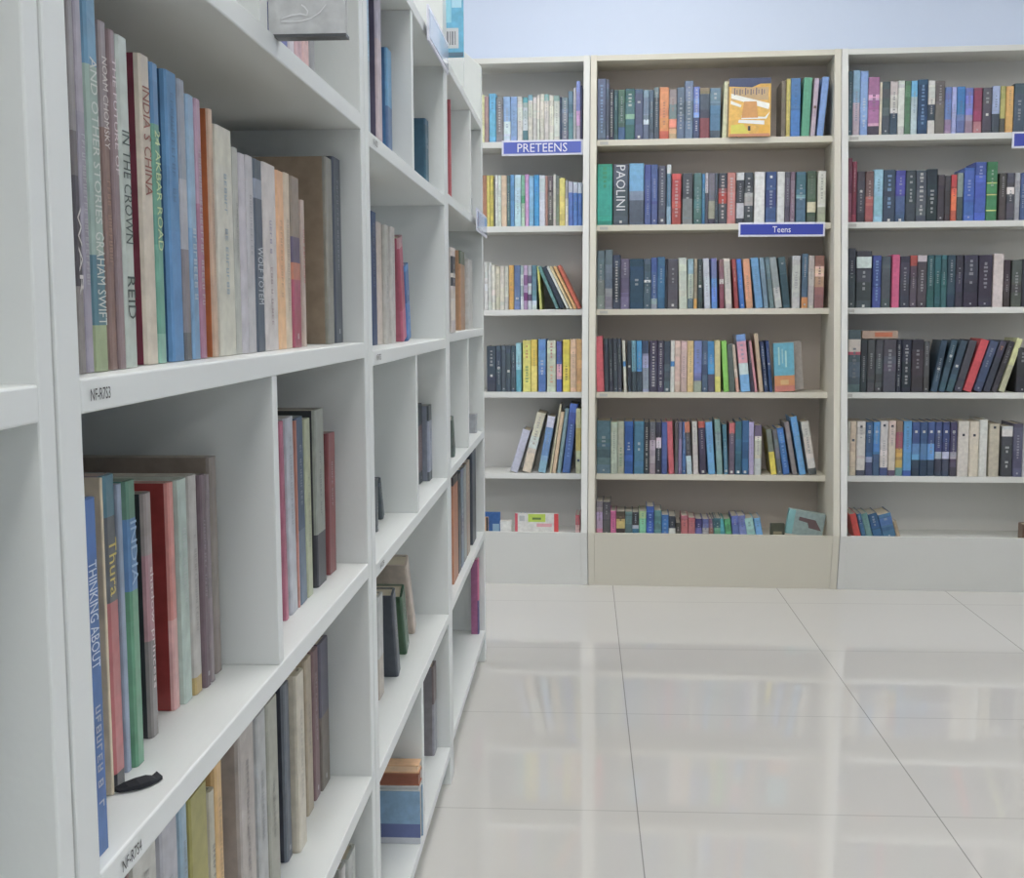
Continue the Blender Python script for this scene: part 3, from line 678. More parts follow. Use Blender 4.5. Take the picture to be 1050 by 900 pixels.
3,1,1.3037~0.0394~0.2032~0~0.3:a87098|0.4:d8a8c8|0.8:a86c9c|0.85:d8a8c0|1:4c4450~~~~thick pinkish purple book between light blue and beige ones, top shelf of the right-hand bookcase
3,1,1.3442~0.0082~0.184~0~1:cfc8b0~~~~
3,1,1.3535~0.0269~0.1867~0~1:586468~~~~dark teal book between beige and white ones, top shelf of the right-hand bookcase
3,1,1.3815~0.0262~0.1861~0~0.6:ccc8c2|1:3c5060~~~~white book between dark teal and white ones, top shelf of the right-hand bookcase
3,1,1.4088~0.0225~0.1886~0~1:ced2ca~~~~white book between white and green ones, top shelf of the right-hand bookcase
3,1,1.4324~0.0212~0.188~0~1:587f60~tE@.1-.8~~~green book between two white ones, top shelf of the right-hand bookcase
3,1,1.4547~0.0224~0.1875~0~0.3:62b0d6|1:b4c8cc~~~~white and sky blue book between green and navy ones, top shelf of the right-hand bookcase
3,1,1.4782~0.0341~0.1911~0~1:2a4c70~tb@.1-.9~~~thick navy book between two white ones, top shelf of the right-hand bookcase
3,1,1.5135~0.0254~0.1861~0~0.45:d2d0ca|0.75:3c4c5c|1:d2d0ca~~~~white and slate book between navy and grey ones, top shelf of the right-hand bookcase
3,1,1.54~0.0322~0.1854~0~1:6e6868~~~~thick grey book between white and light blue ones, top shelf of the right-hand bookcase
3,1,1.5733~0.0235~0.1631~0~0.7:6880c0|1:a890b0~~~~light blue and mauve book between grey and grey-blue ones, top shelf of the right-hand bookcase
3,1,1.5979~0.0161~0.1626~0~1:a4acdc~~~~
3,1,1.6152~0.0284~0.1633~0~0.6:3880c4|1:6c80b0~~~~thick blue book between grey-blue and light blue ones, top shelf of the right-hand bookcase
3,1,1.6447~0.0271~0.1584~0~0.6:7880cc|1:a88cb0~~~~light blue book between blue and plum ones, top shelf of the right-hand bookcase
3,1,1.6729~0.0295~0.1577~0~0.75:8c3458|1:a46a70~~~~thick plum book between light blue and dark grey ones, top shelf of the right-hand bookcase
3,1,1.7036~0.032~0.157~0~1:4c4850~tL@.1-.4;dW@.6~~~thick short dark grey book between plum and grey-blue ones, top shelf of the right-hand bookcase
3,1,1.7366~0.027~0.1624~0~0.6:9cacd0|1:44505c~~~~grey-blue and slate book between dark grey and cream ones, top shelf of the right-hand bookcase
3,1,1.7647~0.019~0.1619~0~0.7:aca858|1:5a5a50~~~~
3,1,1.7849~0.0263~0.1613~0~1:dca854~~~~orange book between cream and slate ones, top shelf of the right-hand bookcase
3,1,1.8123~0.0379~0.1698~0~1:3c4e5e~~~~thick slate book between orange and pale grey ones, top shelf of the right-hand bookcase
3,1,1.8513~0.0208~0.1623~0~1:a8acb0~~~~pale grey book, twenty-fourth from the left on the top shelf of the right-hand bookcase
3,2,1.2392~0.014~0.2293~0~1:87485c~~~~
3,2,1.2543~0.0165~0.2171~0~1:903c50~~~~tall red book between plum and near-black ones, second shelf of the right-hand bookcase
3,2,1.2719~0.0291~0.1821~0~1:484450~dW@.4~~~thick near-black book between red and mauve brown ones, second shelf of the right-hand bookcase
3,2,1.3021~0.0284~0.1816~0~0.5:6c5654|1:a4605a~~~~thick mauve brown book between near-black and sky blue ones, second shelf of the right-hand bookcase
3,2,1.3316~0.0321~0.1874~0~1:88bcd2~~~~thick sky blue book between mauve brown and slate ones, second shelf of the right-hand bookcase
3,2,1.3648~0.0427~0.1855~0~1:3a4a5c~tb@.1-.9;dW@.97~~~very thick slate book between sky blue and blue ones, second shelf of the right-hand bookcase
3,2,1.4086~0.0351~0.1829~0~0.5:4a4ca0|1:486088~dW@.97~~~thick blue book between slate and near-black ones, second shelf of the right-hand bookcase
3,2,1.4448~0.0351~0.1823~0~1:3c464c~tL@.1-.7~~~thick near-black book between blue and slate ones, second shelf of the right-hand bookcase
3,2,1.481~0.0363~0.1817~0~1:4c545e~tW@.05-.95~~~thick slate book between near-black and dark navy ones, second shelf of the right-hand bookcase
3,2,1.5184~0.0374~0.1855~0~1:28383f~tL@.4-.95~~~thick dark navy book between slate and dark grey ones, second shelf of the right-hand bookcase
3,2,1.5569~0.025~0.1649~0~1:463e46~~~~dark grey book between dark navy and dark grey ones, second shelf of the right-hand bookcase
3,2,1.583~0.0206~0.1614~0~1:4c464a~~~~
3,2,1.6047~0.0193~0.1642~0~0.3:b43c3c|1:e06844~~~~
3,2,1.6251~0.0212~0.1701~0~0.5:8a9c94|1:4a5a5c~~~~grey and teal book between red and blue ones, second shelf of the right-hand bookcase
3,2,1.6487~0.0372~0.1884~0~1:4468bc~~~~thick blue book between grey and blue ones, second shelf of the right-hand bookcase
3,2,1.687~0.0396~0.2077~0~1:4862ba~~~~thick tall blue book between blue and green ones, second shelf of the right-hand bookcase
3,2,1.7277~0.0371~0.2076~0~0.35:3a8050|0.37:c8c070|0.55:3a8050|0.57:c8c070|0.82:3a8050|0.84:c8c070|1:3a8050~~~~thick tall green book between blue and dark grey ones, second shelf of the right-hand bookcase
3,2,1.772~0.0247~0.1677~0~1:48423f~~~~dark grey book between green and dark grey ones, second shelf of the right-hand bookcase
3,2,1.7979~0.0271~0.1673~0~0.3:565660|0.45:cccccc|1:565660~~~~dark grey book between dark grey and pale grey ones, second shelf of the right-hand bookcase
3,2,1.8261~0.0185~0.1669~0~1:a09ea6~~~~
3,2,1.8457~0.0197~0.1666~0~1:44608c~~~~blue book between pale grey and near-black ones, second shelf of the right-hand bookcase
3,2,1.8666~0.0234~0.1731~0~1:3c3c48~~~~near-black book at the right end beside a blue one, second shelf of the right-hand bookcase
3,3,1.2464~0.0268~0.2161~0~1:3c424a~~~~near-black book at the left end beside a near-black one, third shelf of the right-hand bookcase
3,3,1.2762~0.0546~0.206~0~0.1:41464c|0.3:c4c8cc|1:41464c~dW@.97~~~very thick near-black book between near-black and blue ones, third shelf of the right-hand bookcase
3,3,1.335~0.0305~0.1896~0~1:3a4888~tb@.1-.9~~~thick blue book between near-black and dark teal ones, third shelf of the right-hand bookcase
3,3,1.3666~0.0329~0.1861~0~1:4a5458~~~~thick dark teal book between blue and magenta ones, third shelf of the right-hand bookcase
3,3,1.4044~0.0272~0.1922~0~1:cc5680~n~~~magenta book between dark teal and near-black ones, third shelf of the right-hand bookcase
3,3,1.4328~0.0341~0.1855~0~1:3d3f4e~~~~thick near-black book between magenta and near-black ones, third shelf of the right-hand bookcase
3,3,1.468~0.0253~0.1884~0~0.2:a84840|1:4c4450~~~~near-black book between near-black and dark grey ones, third shelf of the right-hand bookcase
3,3,1.4943~0.0334~0.1881~0~0.12:c4bcbc|1:4d454c~~~~thick dark grey book between near-black and teal ones, third shelf of the right-hand bookcase
3,3,1.5288~0.0252~0.1891~0~1:285a5c~~~~teal book between dark grey and teal ones, third shelf of the right-hand bookcase
3,3,1.5551~0.0227~0.1888~0~1:285c60~~~~teal book between two teal ones, third shelf of the right-hand bookcase
3,3,1.5789~0.0201~0.1886~0~1:306468~~~~teal book between teal and dark teal ones, third shelf of the right-hand bookcase
3,3,1.6001~0.0289~0.1884~0~1:2a4254~~~~thick dark teal book between teal and near-black ones, third shelf of the right-hand bookcase
3,3,1.6301~0.0257~0.1881~0~1:3c3848~~~~near-black book between dark teal and near-black ones, third shelf of the right-hand bookcase
3,3,1.6587~0.0493~0.1877~0~1:3a384a~~~~very thick near-black book between near-black and dark navy ones, third shelf of the right-hand bookcase
3,3,1.711~0.0473~0.1872~0~1:3b3648~~~~very thick dark navy book between near-black and white ones, third shelf of the right-hand bookcase
3,3,1.7619~0.0361~0.1918~0~1:cec2be~n~~~thick white book between dark navy and near-black ones, third shelf of the right-hand bookcase
3,3,1.799~0.0224~0.1694~0~1:483a3e~~~~near-black book between white and dark grey ones, third shelf of the right-hand bookcase
3,3,1.8263~0.036~0.1691~0~1:4d504c~~~~thick dark grey book between two near-black ones, third shelf of the right-hand bookcase
3,3,1.8633~0.0322~0.1713~0~1:34383f~~~~near-black book, nineteenth from the left on the third shelf of the right-hand bookcase
3,4,1.2536~0.0448~0.2297~0~0.15:4c6068|0.35:c8c8c4|0.4:b05060|1:4c6068~~~~dark teal book, first from the left on the fourth shelf of the right-hand bookcase
3,4,1.2995~0.0231~0.194~0~1:30383f~~~~near-black book between dark teal and dark grey ones, fourth shelf of the right-hand bookcase
3,4,1.3237~0.0282~0.194~0~1:454a4e~~~~thick dark grey book between near-black and dark grey ones, fourth shelf of the right-hand bookcase
3,4,1.353~0.0269~0.1939~0~1:454a4e~~~~dark grey book between dark grey and dark plum ones, fourth shelf of the right-hand bookcase
3,4,1.3809~0.0465~0.1938~0~1:504e5a~~~~dark plum book between dark grey and dark navy ones, fourth shelf of the right-hand bookcase
3,4,1.4285~0.0179~0.1937~0~1:2b303c~tL@.1-.9~~~
3,4,1.4475~0.0337~0.1936~0~1:262e3c~tL@.1-.9~~~thick dark navy book between dark navy and black ones, fourth shelf of the right-hand bookcase
3,4,1.4823~0.0431~0.1935~0~1:38343a~~~~black book between dark navy and dark grey ones, fourth shelf of the right-hand bookcase
3,4,1.5265~0.0203~0.1863~0~1:4b4c50~~~~dark grey book between black and navy ones, fourth shelf of the right-hand bookcase
3,4,1.5543~0.0225~0.1909~0.1705~1:324a5e~dW@.55~~~leaning navy book between dark grey and dark teal ones, fourth shelf of the right-hand bookcase
3,4,1.5807~0.0222~0.1921~0.2212~1:345060~dW@.3~~~leaning dark teal book between navy and dark teal ones, fourth shelf of the right-hand bookcase
3,4,1.6072~0.0256~0.1929~0.2584~1:385464~dW@.5~~~leaning dark teal book between dark teal and near-black ones, fourth shelf of the right-hand bookcase
3,4,1.6373~0.0268~0.1929~0.2644~1:3e3e4c~~~~leaning near-black book between dark teal and red ones, fourth shelf of the right-hand bookcase
3,4,1.6687~0.03~0.1973~0.3018~1:cc444c~n~~~leaning thick red book between near-black and navy ones, fourth shelf of the right-hand bookcase
3,4,1.705~0.03~0.1916~0.2971~1:425070~~~~leaning thick navy book between red and dark navy ones, fourth shelf of the right-hand bookcase
3,4,1.7401~0.024~0.1924~0.2968~1:3c4050~tO@.1-.2~~~leaning dark navy book between navy and black ones, fourth shelf of the right-hand bookcase
3,4,1.7688~0.0203~0.1922~0.3107~1:3c3a3e~~~~leaning black book between dark navy and cream ones, fourth shelf of the right-hand bookcase
3,4,1.795~0.0215~0.2016~0.3019~0.5:cfd494|1:b4b490~n~~~leaning cream book between two black ones, fourth shelf of the right-hand bookcase
3,4,1.856~0.0436~0.1611~0~1:33343a~~~~black book at the right end beside a cream one, fourth shelf of the right-hand bookcase
3,5,1.2594~0.0079~0.2035~0~1:b0b0a8~~~~
3,5,1.2684~0.022~0.2035~0~1:d0bba4~dD@.35~~~cream book between pale grey and white ones, fifth shelf of the right-hand bookcase
3,5,1.2915~0.0323~0.2036~0~0.9:ccc8c2|1:4a5060~dK@.1~~~thick white book between cream and blue ones, fifth shelf of the right-hand bookcase
3,5,1.3249~0.0258~0.2005~0~0.65:345c88|0.75:8a9cb4|1:3c4a68~dW@.18~~~blue book between white and blue ones, fifth shelf of the right-hand bookcase
3,5,1.3518~0.0245~0.2006~0~0.6:4484c0|1:3f5880~dW@.18~~~blue book between blue and white ones, fifth shelf of the right-hand bookcase
3,5,1.3774~0.0289~0.204~0~0.85:ccc8c4|1:405080~dK@.08~~~thick white book between blue and cream ones, fifth shelf of the right-hand bookcase
3,5,1.4075~0.0264~0.2054~0~0.9:ccbcb0|1:60506c~dK@.1~~~cream book between white and mustard ones, fifth shelf of the right-hand bookcase
3,5,1.4349~0.025~0.2042~0~0.2:8c7a60|0.5:b05c70|0.85:c09c48|1:6a8a90~~~~mustard and red book between cream and sky blue ones, fifth shelf of the right-hand bookcase
3,5,1.4611~0.0301~0.2043~0~0.9:5498cc|1:3c60b0~~~~thick sky blue book between mustard and navy ones, fifth shelf of the right-hand bookcase
3,5,1.4923~0.0282~0.2011~0~0.4:34507c|0.7:5c94c8|1:2c4058~dW@.18~~~thick navy book between sky blue and navy ones, fifth shelf of the right-hand bookcase
3,5,1.5215~0.0256~0.2012~0~0.4:34507c|0.7:5080b0|1:2c4058~dW@.18~~~navy and blue book between navy and blue ones, fifth shelf of the right-hand bookcase
3,5,1.5482~0.0268~0.2013~0~0.4:3c5488|0.7:609cd0|1:2c4058~dW@.18~~~blue and navy book between two navy ones, fifth shelf of the right-hand bookcase
3,5,1.5761~0.0249~0.2014~0~0.55:3c4878|0.68:a8bcc8|1:3c4458~dW@.18~~~navy and slate book between blue and navy ones, fifth shelf of the right-hand bookcase
3,5,1.6021~0.0261~0.2016~0~0.55:3c4878|0.68:a8bcc8|1:3c4458~dW@.18~~~navy and slate book between navy and purple-blue ones, fifth shelf of the right-hand bookcase
3,5,1.6293~0.0242~0.2017~0~0.55:403f60|0.68:a8a8b0|1:4c4458~dL@.18~~~purple-blue and dark plum book between navy and white ones, fifth shelf of the right-hand bookcase
3,5,1.6565~0.0399~0.205~0~1:cec8be~n;dK@.25~~~thick white book between purple-blue and beige ones, fifth shelf of the right-hand bookcase
3,5,1.6975~0.0348~0.2039~0~1:cfc5b2~n;dK@.25~~~thick beige book between two white ones, fifth shelf of the right-hand bookcase
3,5,1.7334~0.0291~0.2105~0~1:d2d4cc~n~~~thick white book between two beige ones, fifth shelf of the right-hand bookcase
3,5,1.7681~0.0366~0.1957~0~1:bcb49e~n;dK@.07~~~thick beige book between white and dark grey ones, fifth shelf of the right-hand bookcase
3,5,1.8133~0.0396~0.1862~0~0.2:d0d0cc|1:41454a~tL@.4-.9~~~thick dark grey book between beige and dark plum ones, fifth shelf of the right-hand bookcase
3,5,1.854~0.0333~0.1961~0~1:5a5672~~~~dark plum book between dark grey and pale grey ones, fifth shelf of the right-hand bookcase
3,5,1.8884~0.0214~0.1929~0~1:b8b8bc~~~~pale grey book, twenty-second from the left on the fifth shelf of the right-hand bookcase
3,6,1.288~0.0238~0.0929~-0.2429~1:d04840~n~~~
3,6,1.3136~0.0164~0.0939~-0.2291~1:3a6690~~~~
3,6,1.3315~0.0237~0.0936~-0.2541~1:6c9c98~~~~
3,6,1.3571~0.0334~0.0927~-0.2655~1:30608c~~~~
3,6,1.3929~0.047~0.09~-0.2545~1:46709c~~~~leaning very thick blue book between blue and cream ones, bottom shelf of the right-hand bookcase
3,6,1.4427~0.0136~0.0671~-0.2799~1:a8967c~n~~~
B,1,-0.0201,0.7092~0.0085~0.262~0~0.45:8c8785|0.55:6a6462|0.8:4c4649|1:8a8380~tx=WAR:c9c6c2:.62-.82~~w~grey book, first from the left, second visible shelf of near white unit
B,1,-0.0212,0.7213~0.0116~0.262~0~0.4:a29aa6|1:9a94a2~tL@.45-.8~~w~pale grey book, second from the left, second visible shelf of near white unit
B,1,-0.0202,0.7337~0.0205~0.2407~0~0.22:5f93b4|0.7:93aaa0|0.88:4f7c88|1:9aa87c~tx=AND OTHER STORIES:c8ccc6:.2-.62;tx=GRAHAM SWIFT:c8ccc6:.64-.88~3576a4~w~pale green book, third from the left, second visible shelf of near white unit
B,1,-0.0219,0.7599~0.0129~0.2194~0~0.3:8d7f80|1:84665c~tx=NOAM CHOMSKY:cdc6c2:.1-.36;tb08a70@.44-.7~~w~brown book, fourth from the left, second visible shelf of near white unit
B,1,-0.0205,0.7736~0.0097~0.2167~0~1:8a7476~tx=THE FUTURE OF:cdc2c4:.08-.42~~w~mauve brown book, fifth from the left, second visible shelf of near white unit
B,1,-0.0219,0.788~0.0213~0.2173~0~1:b3beb4~tx=IN THE CROWN:4a5450:.28-.62;tx=REID:4a5450:.72-.85~~w~pale grey book, sixth from the left, second visible shelf of near white unit
B,1,-0.027,0.8419~0.022~0.2167~0~1:c8bca8~tx=INDIA S CHINA:8a5a50:.1-.45~7c2c42~w~cream book between pale grey and green ones, second visible shelf of the near white unit
B,1,-0.027,0.8649~0.0165~0.2153~0~0.2:4a82b0|0.5:5c9c84|0.6:4f9080|0.9:5fa088|1:7fae9c~tx=24 AKBAR ROAD:c2d0a4:.22-.62~~w~green book between cream and blue ones, second visible shelf of the near white unit
B,1,-0.027,0.8936~0.0278~0.216~0~1:4f86b4~~2a5a88~~blue book between green and pale grey ones, second visible shelf of the near white unit
B,1,-0.027,0.9225~0.0179~0.2147~0~0.35:9098a4|0.6:a8a8ae|0.9:7a7478|1:5a5a5c~~~w~pale grey book, tenth from the left, second visible shelf of near white unit
B,1,-0.027,0.9417~0.0197~0.2068~0~0.5:86a8c4|1:6f9ac0~tW@.5-.8~~w~light blue book, eleventh from the left, second visible shelf of near white unit
B,1,-0.027,0.9627~0.0153~0.2069~0~0.4:b08ca0|1:a87088~tL@.2-.8~~w~pinkish purple book, twelfth from the left, second visible shelf of near white unit
B,1,-0.027,0.9975~0.0115~0.2045~0~1:c4a486~~c06a28~w~tan book between pinkish purple and white ones, second visible shelf of the near white unit
B,1,-0.027,1.0152~0.0477~0.1949~0~1:c6c4b4~t5f8fb0@.2-.75~~~white book between tan and pale grey ones, second visible shelf of the near white unit
B,1,-0.027,1.0644~0.0172~0.1826~0~1:a8aaa2~~~~pale grey book, fifteenth from the left, second visible shelf of near white unit
B,1,-0.027,1.0831~0.0211~0.18~0~1:b6b2b8~~~~pale grey book between two pale grey ones, second visible shelf of the near white unit
B,1,-0.027,1.1059~0.0248~0.1813~0~1:b0afb2~~~~pale grey book, seventeenth from the left, second visible shelf of near white unit
B,1,-0.027,1.132~0.0296~0.1812~0~0.1:4a5560|0.2:8890a0|1:4d5866~tx=WOLF TOTEM:c2c6ca:.45-.75~~~slate book between pale grey and white ones, second visible shelf of the near white unit
B,1,-0.027,1.1635~0.0495~0.1824~0~1:c2bcb8~tV@.3-.5;t8a6a74@.55-.9~~~white book between slate and tan ones, second visible shelf of the near white unit
B,1,-0.027,1.2148~0.0308~0.1806~0~0.6:dca878|1:dcb07c~~~~thick tan book between white and cream ones, second visible shelf of the near white unit
B,1,-0.027,1.2471~0.0242~0.1819~0~1:cbb9a0~~~~cream book between tan and red ones, second visible shelf of the near white unit
B,1,-0.027,1.2762~0.0378~0.1817~0~0.35:8f806c|0.5:5a4c68|0.6:c0704c|1:a8405a~~~w~thick red book between two cream ones, second visible shelf of the near white unit
B,1,-0.027,1.3217~0.0161~0.1607~0~1:b8a496~tR@.2-.6~~~cream book between red and olive brown ones, second visible shelf of the near white unit
B,1,-0.027,1.4503~0.0396~0.2239~0~1:7d7a6a~~94816a~w~olive brown book between cream and slate ones, second visible shelf of the near white unit
B,1,-0.026,1.4907~0.0468~0.2292~0~1:3c4452~~343c48~~slate book, twenty-fifth from the left, second visible shelf of near white unit
B,2,-0.0089,0.6737~0.0234~0.2168~0~1:3a68a8~tx=THINKING ABOUT:c6d0dc:.17-.47;tW@.56-.88;n~2a559c~~blue book, first from the left, third visible shelf of near white unit
B,2,-0.0376,0.7722~0.0041~0.2175~0~1:cbbb9c~~~~thin beige book between blue and red ones, third visible shelf of the near white unit
B,2,-0.0382,0.7789~0.0207~0.2175~0~0.13:3f7484|0.4:4f545a|0.95:b0585a|1:2c2e34~tx=Thura:c8b870:.2-.38~~w~red book between beige and grey-blue ones, third visible shelf of the near white unit
B,2,-0.0423,0.8123~0.0086~0.2073~0~1:8c9cb0~~~~grey-blue book between red and green ones, third visible shelf of the near white unit
B,2,-0.0393,0.8217~0.0183~0.208~0~0.13:4f8468|0.38:4a80b4|1:4f9470~tx=INDIA:9ab4cc:.14-.36~~w~green book between grey-blue and grey ones, third visible shelf of the near white unit
B,2,-0.0494,0.8814~0.0167~0.1903~0~0.25:8f8480|0.6:a87880|1:77706e~tx=shadow princess:cfc4c4:.3-.8~33343a~w~grey book between green and pink-red ones, third visible shelf of the near white unit
B,2,-0.0542,0.9468~0.0153~0.1893~0~0.6:cc7c70|1:cc9690~n~a03430~w~pink-red book between grey and pale grey ones, third visible shelf of the near white unit
B,2,-0.0511,0.963~0.0226~0.1894~0~1:a9bab0~tL@.2-.6~~~pale grey book, eighth from the left, third visible shelf of near white unit
B,2,-0.0496,0.9864~0.021~0.1896~0~0.92:b0aca6|1:b49a58~~~~pale grey book, ninth from the left, third visible shelf of near white unit
B,2,-0.0471,1.0082~0.0144~0.1876~0~1:6e5a62~~~~plum book between pale grey and grey ones, third visible shelf of the near white unit
B,2,-0.0473,1.025~0.0098~0.1857~0~1:8c8084~~~~thin grey book between plum and brown ones, third visible shelf of the near white unit
B,2,-0.0507,1.0482~0.0198~0.1981~0~1:8a8078~n~948678~d~brown book between grey and magenta ones, third visible shelf of the near white unit
B,2,-0.034,1.2406~0.0142~0.2137~-0.03~1:b06078~~a04464~~magenta book between brown and pale grey ones, third visible shelf of the near white unit
B,2,-0.034,1.2646~0.0326~0.2149~-0.03~1:b0b4bc~~~~pale grey book between magenta and tan ones, third visible shelf of the near white unit
B,2,-0.034,1.2997~0.0068~0.2091~0~0.6:b8745c|1:b87c70~~~~
B,2,-0.034,1.3091~0.0334~0.2111~-0.03~0.6:3f5670|1:5c7084~~~~navy book between tan and pale green ones, third visible shelf of the near white unit
B,2,-0.034,1.3452~0.0277~0.2065~0~1:a4ab8a~~~~pale green book between navy and grey ones, third visible shelf of the near white unit
B,2,-0.034,1.3965~0.0495~0.2125~0~0.7:8a8f84|1:2f3038~~33363c~d~grey book between pale green and red ones, third visible shelf of the near white unit
B,2,-0.034,1.4622~0.0435~0.177~0.03~1:7a3232~~782e2e~~red book, nineteenth from the left, third visible shelf of near white unit
B,3,-0.02,0.701~0.0275~0.2579~0~1:a39b90~~~~pale grey book, first from the left, fourth visible shelf of near white unit
B,3,-0.02,0.7332~0.0213~0.2549~0~0.1:6c4c4a|1:b4b0a8~~~w~pale grey book, second from the left, fourth visible shelf of near white unit
B,3,-0.02,0.7596~0.0446~0.2513~0~1:b9b9b0~~~w~pale grey book, third from the left, fourth visible shelf of near white unit
B,3,-0.02,0.8104~0.0376~0.2526~0~1:abacb4~~~~pale grey book, fourth from the left, fourth visible shelf of near white unit
B,3,-0.02,0.8524~0.0178~0.2459~0~0.5:8caabc|1:a0a4a8~~~~sky blue book, fifth from the left, fourth visible shelf of near white unit
B,3,-0.02,0.8738~0.0448~0.2439~0~1:98923e~tK@.3-.9~908a38~~olive book between sky blue and beige ones, fourth visible shelf of the near white unit
B,3,-0.02,0.923~0.0141~0.2296~0~1:b8b4a0~tK@.2-.6~~~beige book between olive and orange ones, fourth visible shelf of the near white unit
B,3,-0.02,0.9393~0.02~0.2453~0~1:d4ac68~~~~orange book between beige and pale grey ones, fourth visible shelf of the near white unit
B,3,-0.02,1.0069~0.0495~0.2546~0~1:a69e98~~~~pale grey book, ninth from the left, fourth visible shelf of near white unit
B,3,-0.02,1.0643~0.0336~0.2436~0~1:a3a6a6~~~~pale grey book, tenth from the left, fourth visible shelf of near white unit
B,3,-0.02,1.1021~0.0397~0.243~0~1:989a8c~~~~grey book between pale grey and slate ones, fourth visible shelf of the near white unit
B,3,-0.0501,1.2835~0.0245~0.2045~0~1:606874~~333846~~short slate book between grey and beige ones, fourth visible shelf of the near white unit
B,3,-0.0415,1.3088~0.0359~0.2075~0~1:c8c0ac~~~~thick beige book between slate and beige ones, fourth visible shelf of the near white unit
B,3,-0.0549,1.408~0.0333~0.1959~0~1:a89a80~~~~beige book between beige and mauve brown ones, fourth visible shelf of the near white unit
B,3,-0.0565,1.4557~0.0307~0.1936~0~1:785a5c~~~~mauve brown book, fifteenth from the left, fourth visible shelf of near white unit
B,3,-0.0545,1.4872~0.0492~0.1947~0~0.5:585466|1:6c6258~~~~dark plum book, sixteenth from the left, fourth visible shelf of near white unit
B,4,-0.02,1.373~0.0495~0.2027~0~1:34383a~~~~
B,4,-0.02,1.4329~0.0238~0.2106~0~1:bcbeb8~~~~
B,4,-0.02,1.4733~0.0495~0.2046~0~1:b4b8b2~tG@.1-.9~~~pale grey book, third from the left, fifth visible shelf of near white unit
B,0,-0.03,1.2579~0.0333~0.0649~0~1:5a64a4~~~~light blue book, first from the left, top visible shelf of near white unit
B,0,-0.03,1.2931~0.0284~0.0753~0~1:c4bcc0~~~~white book, second from the left, top visible shelf of near white unit
B,0,-0.03,1.3228~0.0355~0.0794~0~1:c8a0a4~~~~dusty pink book, third from the left, top visible shelf of near white unit
B,0,-0.03,1.3595~0.0324~0.086~0~1:d0a8a4~~~~dusty pink book, fourth from the left, top visible shelf of near white unit
B,0,-0.03,1.3943~0.0278~0.0739~0~0.9:8c8c8c|1:c0b4a4~~~~grey book, fifth from the left, top visible shelf of near white unit
C,0,-0.03,1.7649~0.0258~0.25~0~0.5:a4c6dc|1:a8b8c0~~~~sky blue book, first from the left, top visible shelf of middle white unit
C,0,-0.03,1.8564~0.0406~0.25~0~0.3:b0a8b8|1:b8a8ac~~57506a~~pale grey book between two sky blue ones, top visible shelf of the middle white unit
C,0,-0.03,1.9492~0.0449~0.1812~0~0.5:5c98c0|1:4a6a94~~3a76ac~~sky blue book, third from the left, top visible shelf of middle white unit
C,0,-0.03,2.4149~0.0495~0.1448~0~1:2c5870~~2c5a72~~
C,1,-0.05,1.8711~0.0176~0.209~0~1:4a7478~~~~
C,1,-0.05,1.8894~0.0495~0.2104~0~1:27406a~~~~navy book between teal and cream ones, second visible shelf of the middle white unit
C,1,-0.05,1.9397~0.0495~0.1976~0~1:c4b6aa~~~~cream book between navy and pale grey ones, second visible shelf of the middle white unit
C,1,-0.0445,1.99~0.0378~0.1958~0~1:b4b2aa~~~~pale grey book, fourth from the left, second visible shelf of middle white unit
C,1,-0.041,2.0286~0.0444~0.1958~0~1:b8b4ae~~~~pale grey book, fifth from the left, second visible shelf of middle white unit
C,1,-0.0406,2.1548~0.043~0.1852~-0.22~0.1:b8888e|0.7:ac4a60|1:bc5a78~~~~red book between pale grey and blue ones, second visible shelf of the middle white unit
C,1,-0.0386,2.1987~0.0424~0.138~-0.2~1:4478b0~~~~
C,2,-0.0396,1.8392~0.0182~0.0836~0~1:4c5458~~~~
C,2,-0.0491,1.9561~0.0188~0.0721~-0.45~1:46525a~~~~
C,2,-0.0445,2.3697~0.0495~0.1606~0~0.27:343c40|0.85:6c5658|1:343c40~~~~mauve brown book, third from the left, third visible shelf of middle white unit
C,2,-0.031,2.42~0.0495~0.1535~0~0.2:343c40|0.88:8a92a4|1:4a5458~~~~grey-blue book, fourth from the left, third visible shelf of middle white unit
C,3,-0.05,1.8976~0.0495~0.1704~0~0.6:b4b6b4|1:b0a698~n~~~pale grey book, first from the left, fourth visible shelf of middle white unit
C,3,-0.039,2.028~0.0295~0.1618~-0.3~1:4c545e~~454d58~~slate book between pale grey and green ones, fourth visible shelf of the middle white unit
C,3,-0.0445,2.1671~0.0395~0.1322~-0.42~1:3c6248~~37603f~~leaning green book between slate and cream ones, fourth visible shelf of the middle white unit
C,3,-0.05,2.3119~0.0295~0.1851~-0.55~1:c0b0a2~~~~cream book, fourth from the left, fourth visible shelf of middle white unit
C,4,-0.0275,2.42~0.0495~0.19~0~0.42:6a5c5c|1:8c8c94~~~~very thick grey book standing alone, fifth visible shelf of the middle white unit
D,0,-0.03,2.8757~0.0114~0.25~0~1:b4545c~n~~s~
D,0,-0.027,3.2778~0.1067~0.069~0~1:7c8886~~~~
D,1,0.0049,2.5628~0.0589~0.1792~0~0.1:c0b8b0|0.3:343840|0.35:c4bcb4|0.45:343840|1:c4bcb4~~~~
D,1,-0.014,2.9164~0.1095~0.1921~0~0.17:4f6048|1:b4845c~~~w~tan book between white and pale grey ones, second visible shelf of the far white unit
D,1,-0.014,3.1268~0.1095~0.1808~0~1:b8b8b4~~~~pale grey book, third from the left, second visible shelf of far white unit
D,2,-0.014,2.7459~0.0262~0.0949~-0.4~1:55645f~~~~
D,2,-0.014,3.3131~0.0325~0.0527~0~1:9ca0a6~n~~~
D,3,-0.014,2.7024~0.1095~0.2477~0~0.08:3a3434|1:ac6c48~~~~orange book, first from the left, fourth visible shelf of far white unit
D,3,-0.014,2.8197~0.0611~0.2395~0~1:343638~~~~
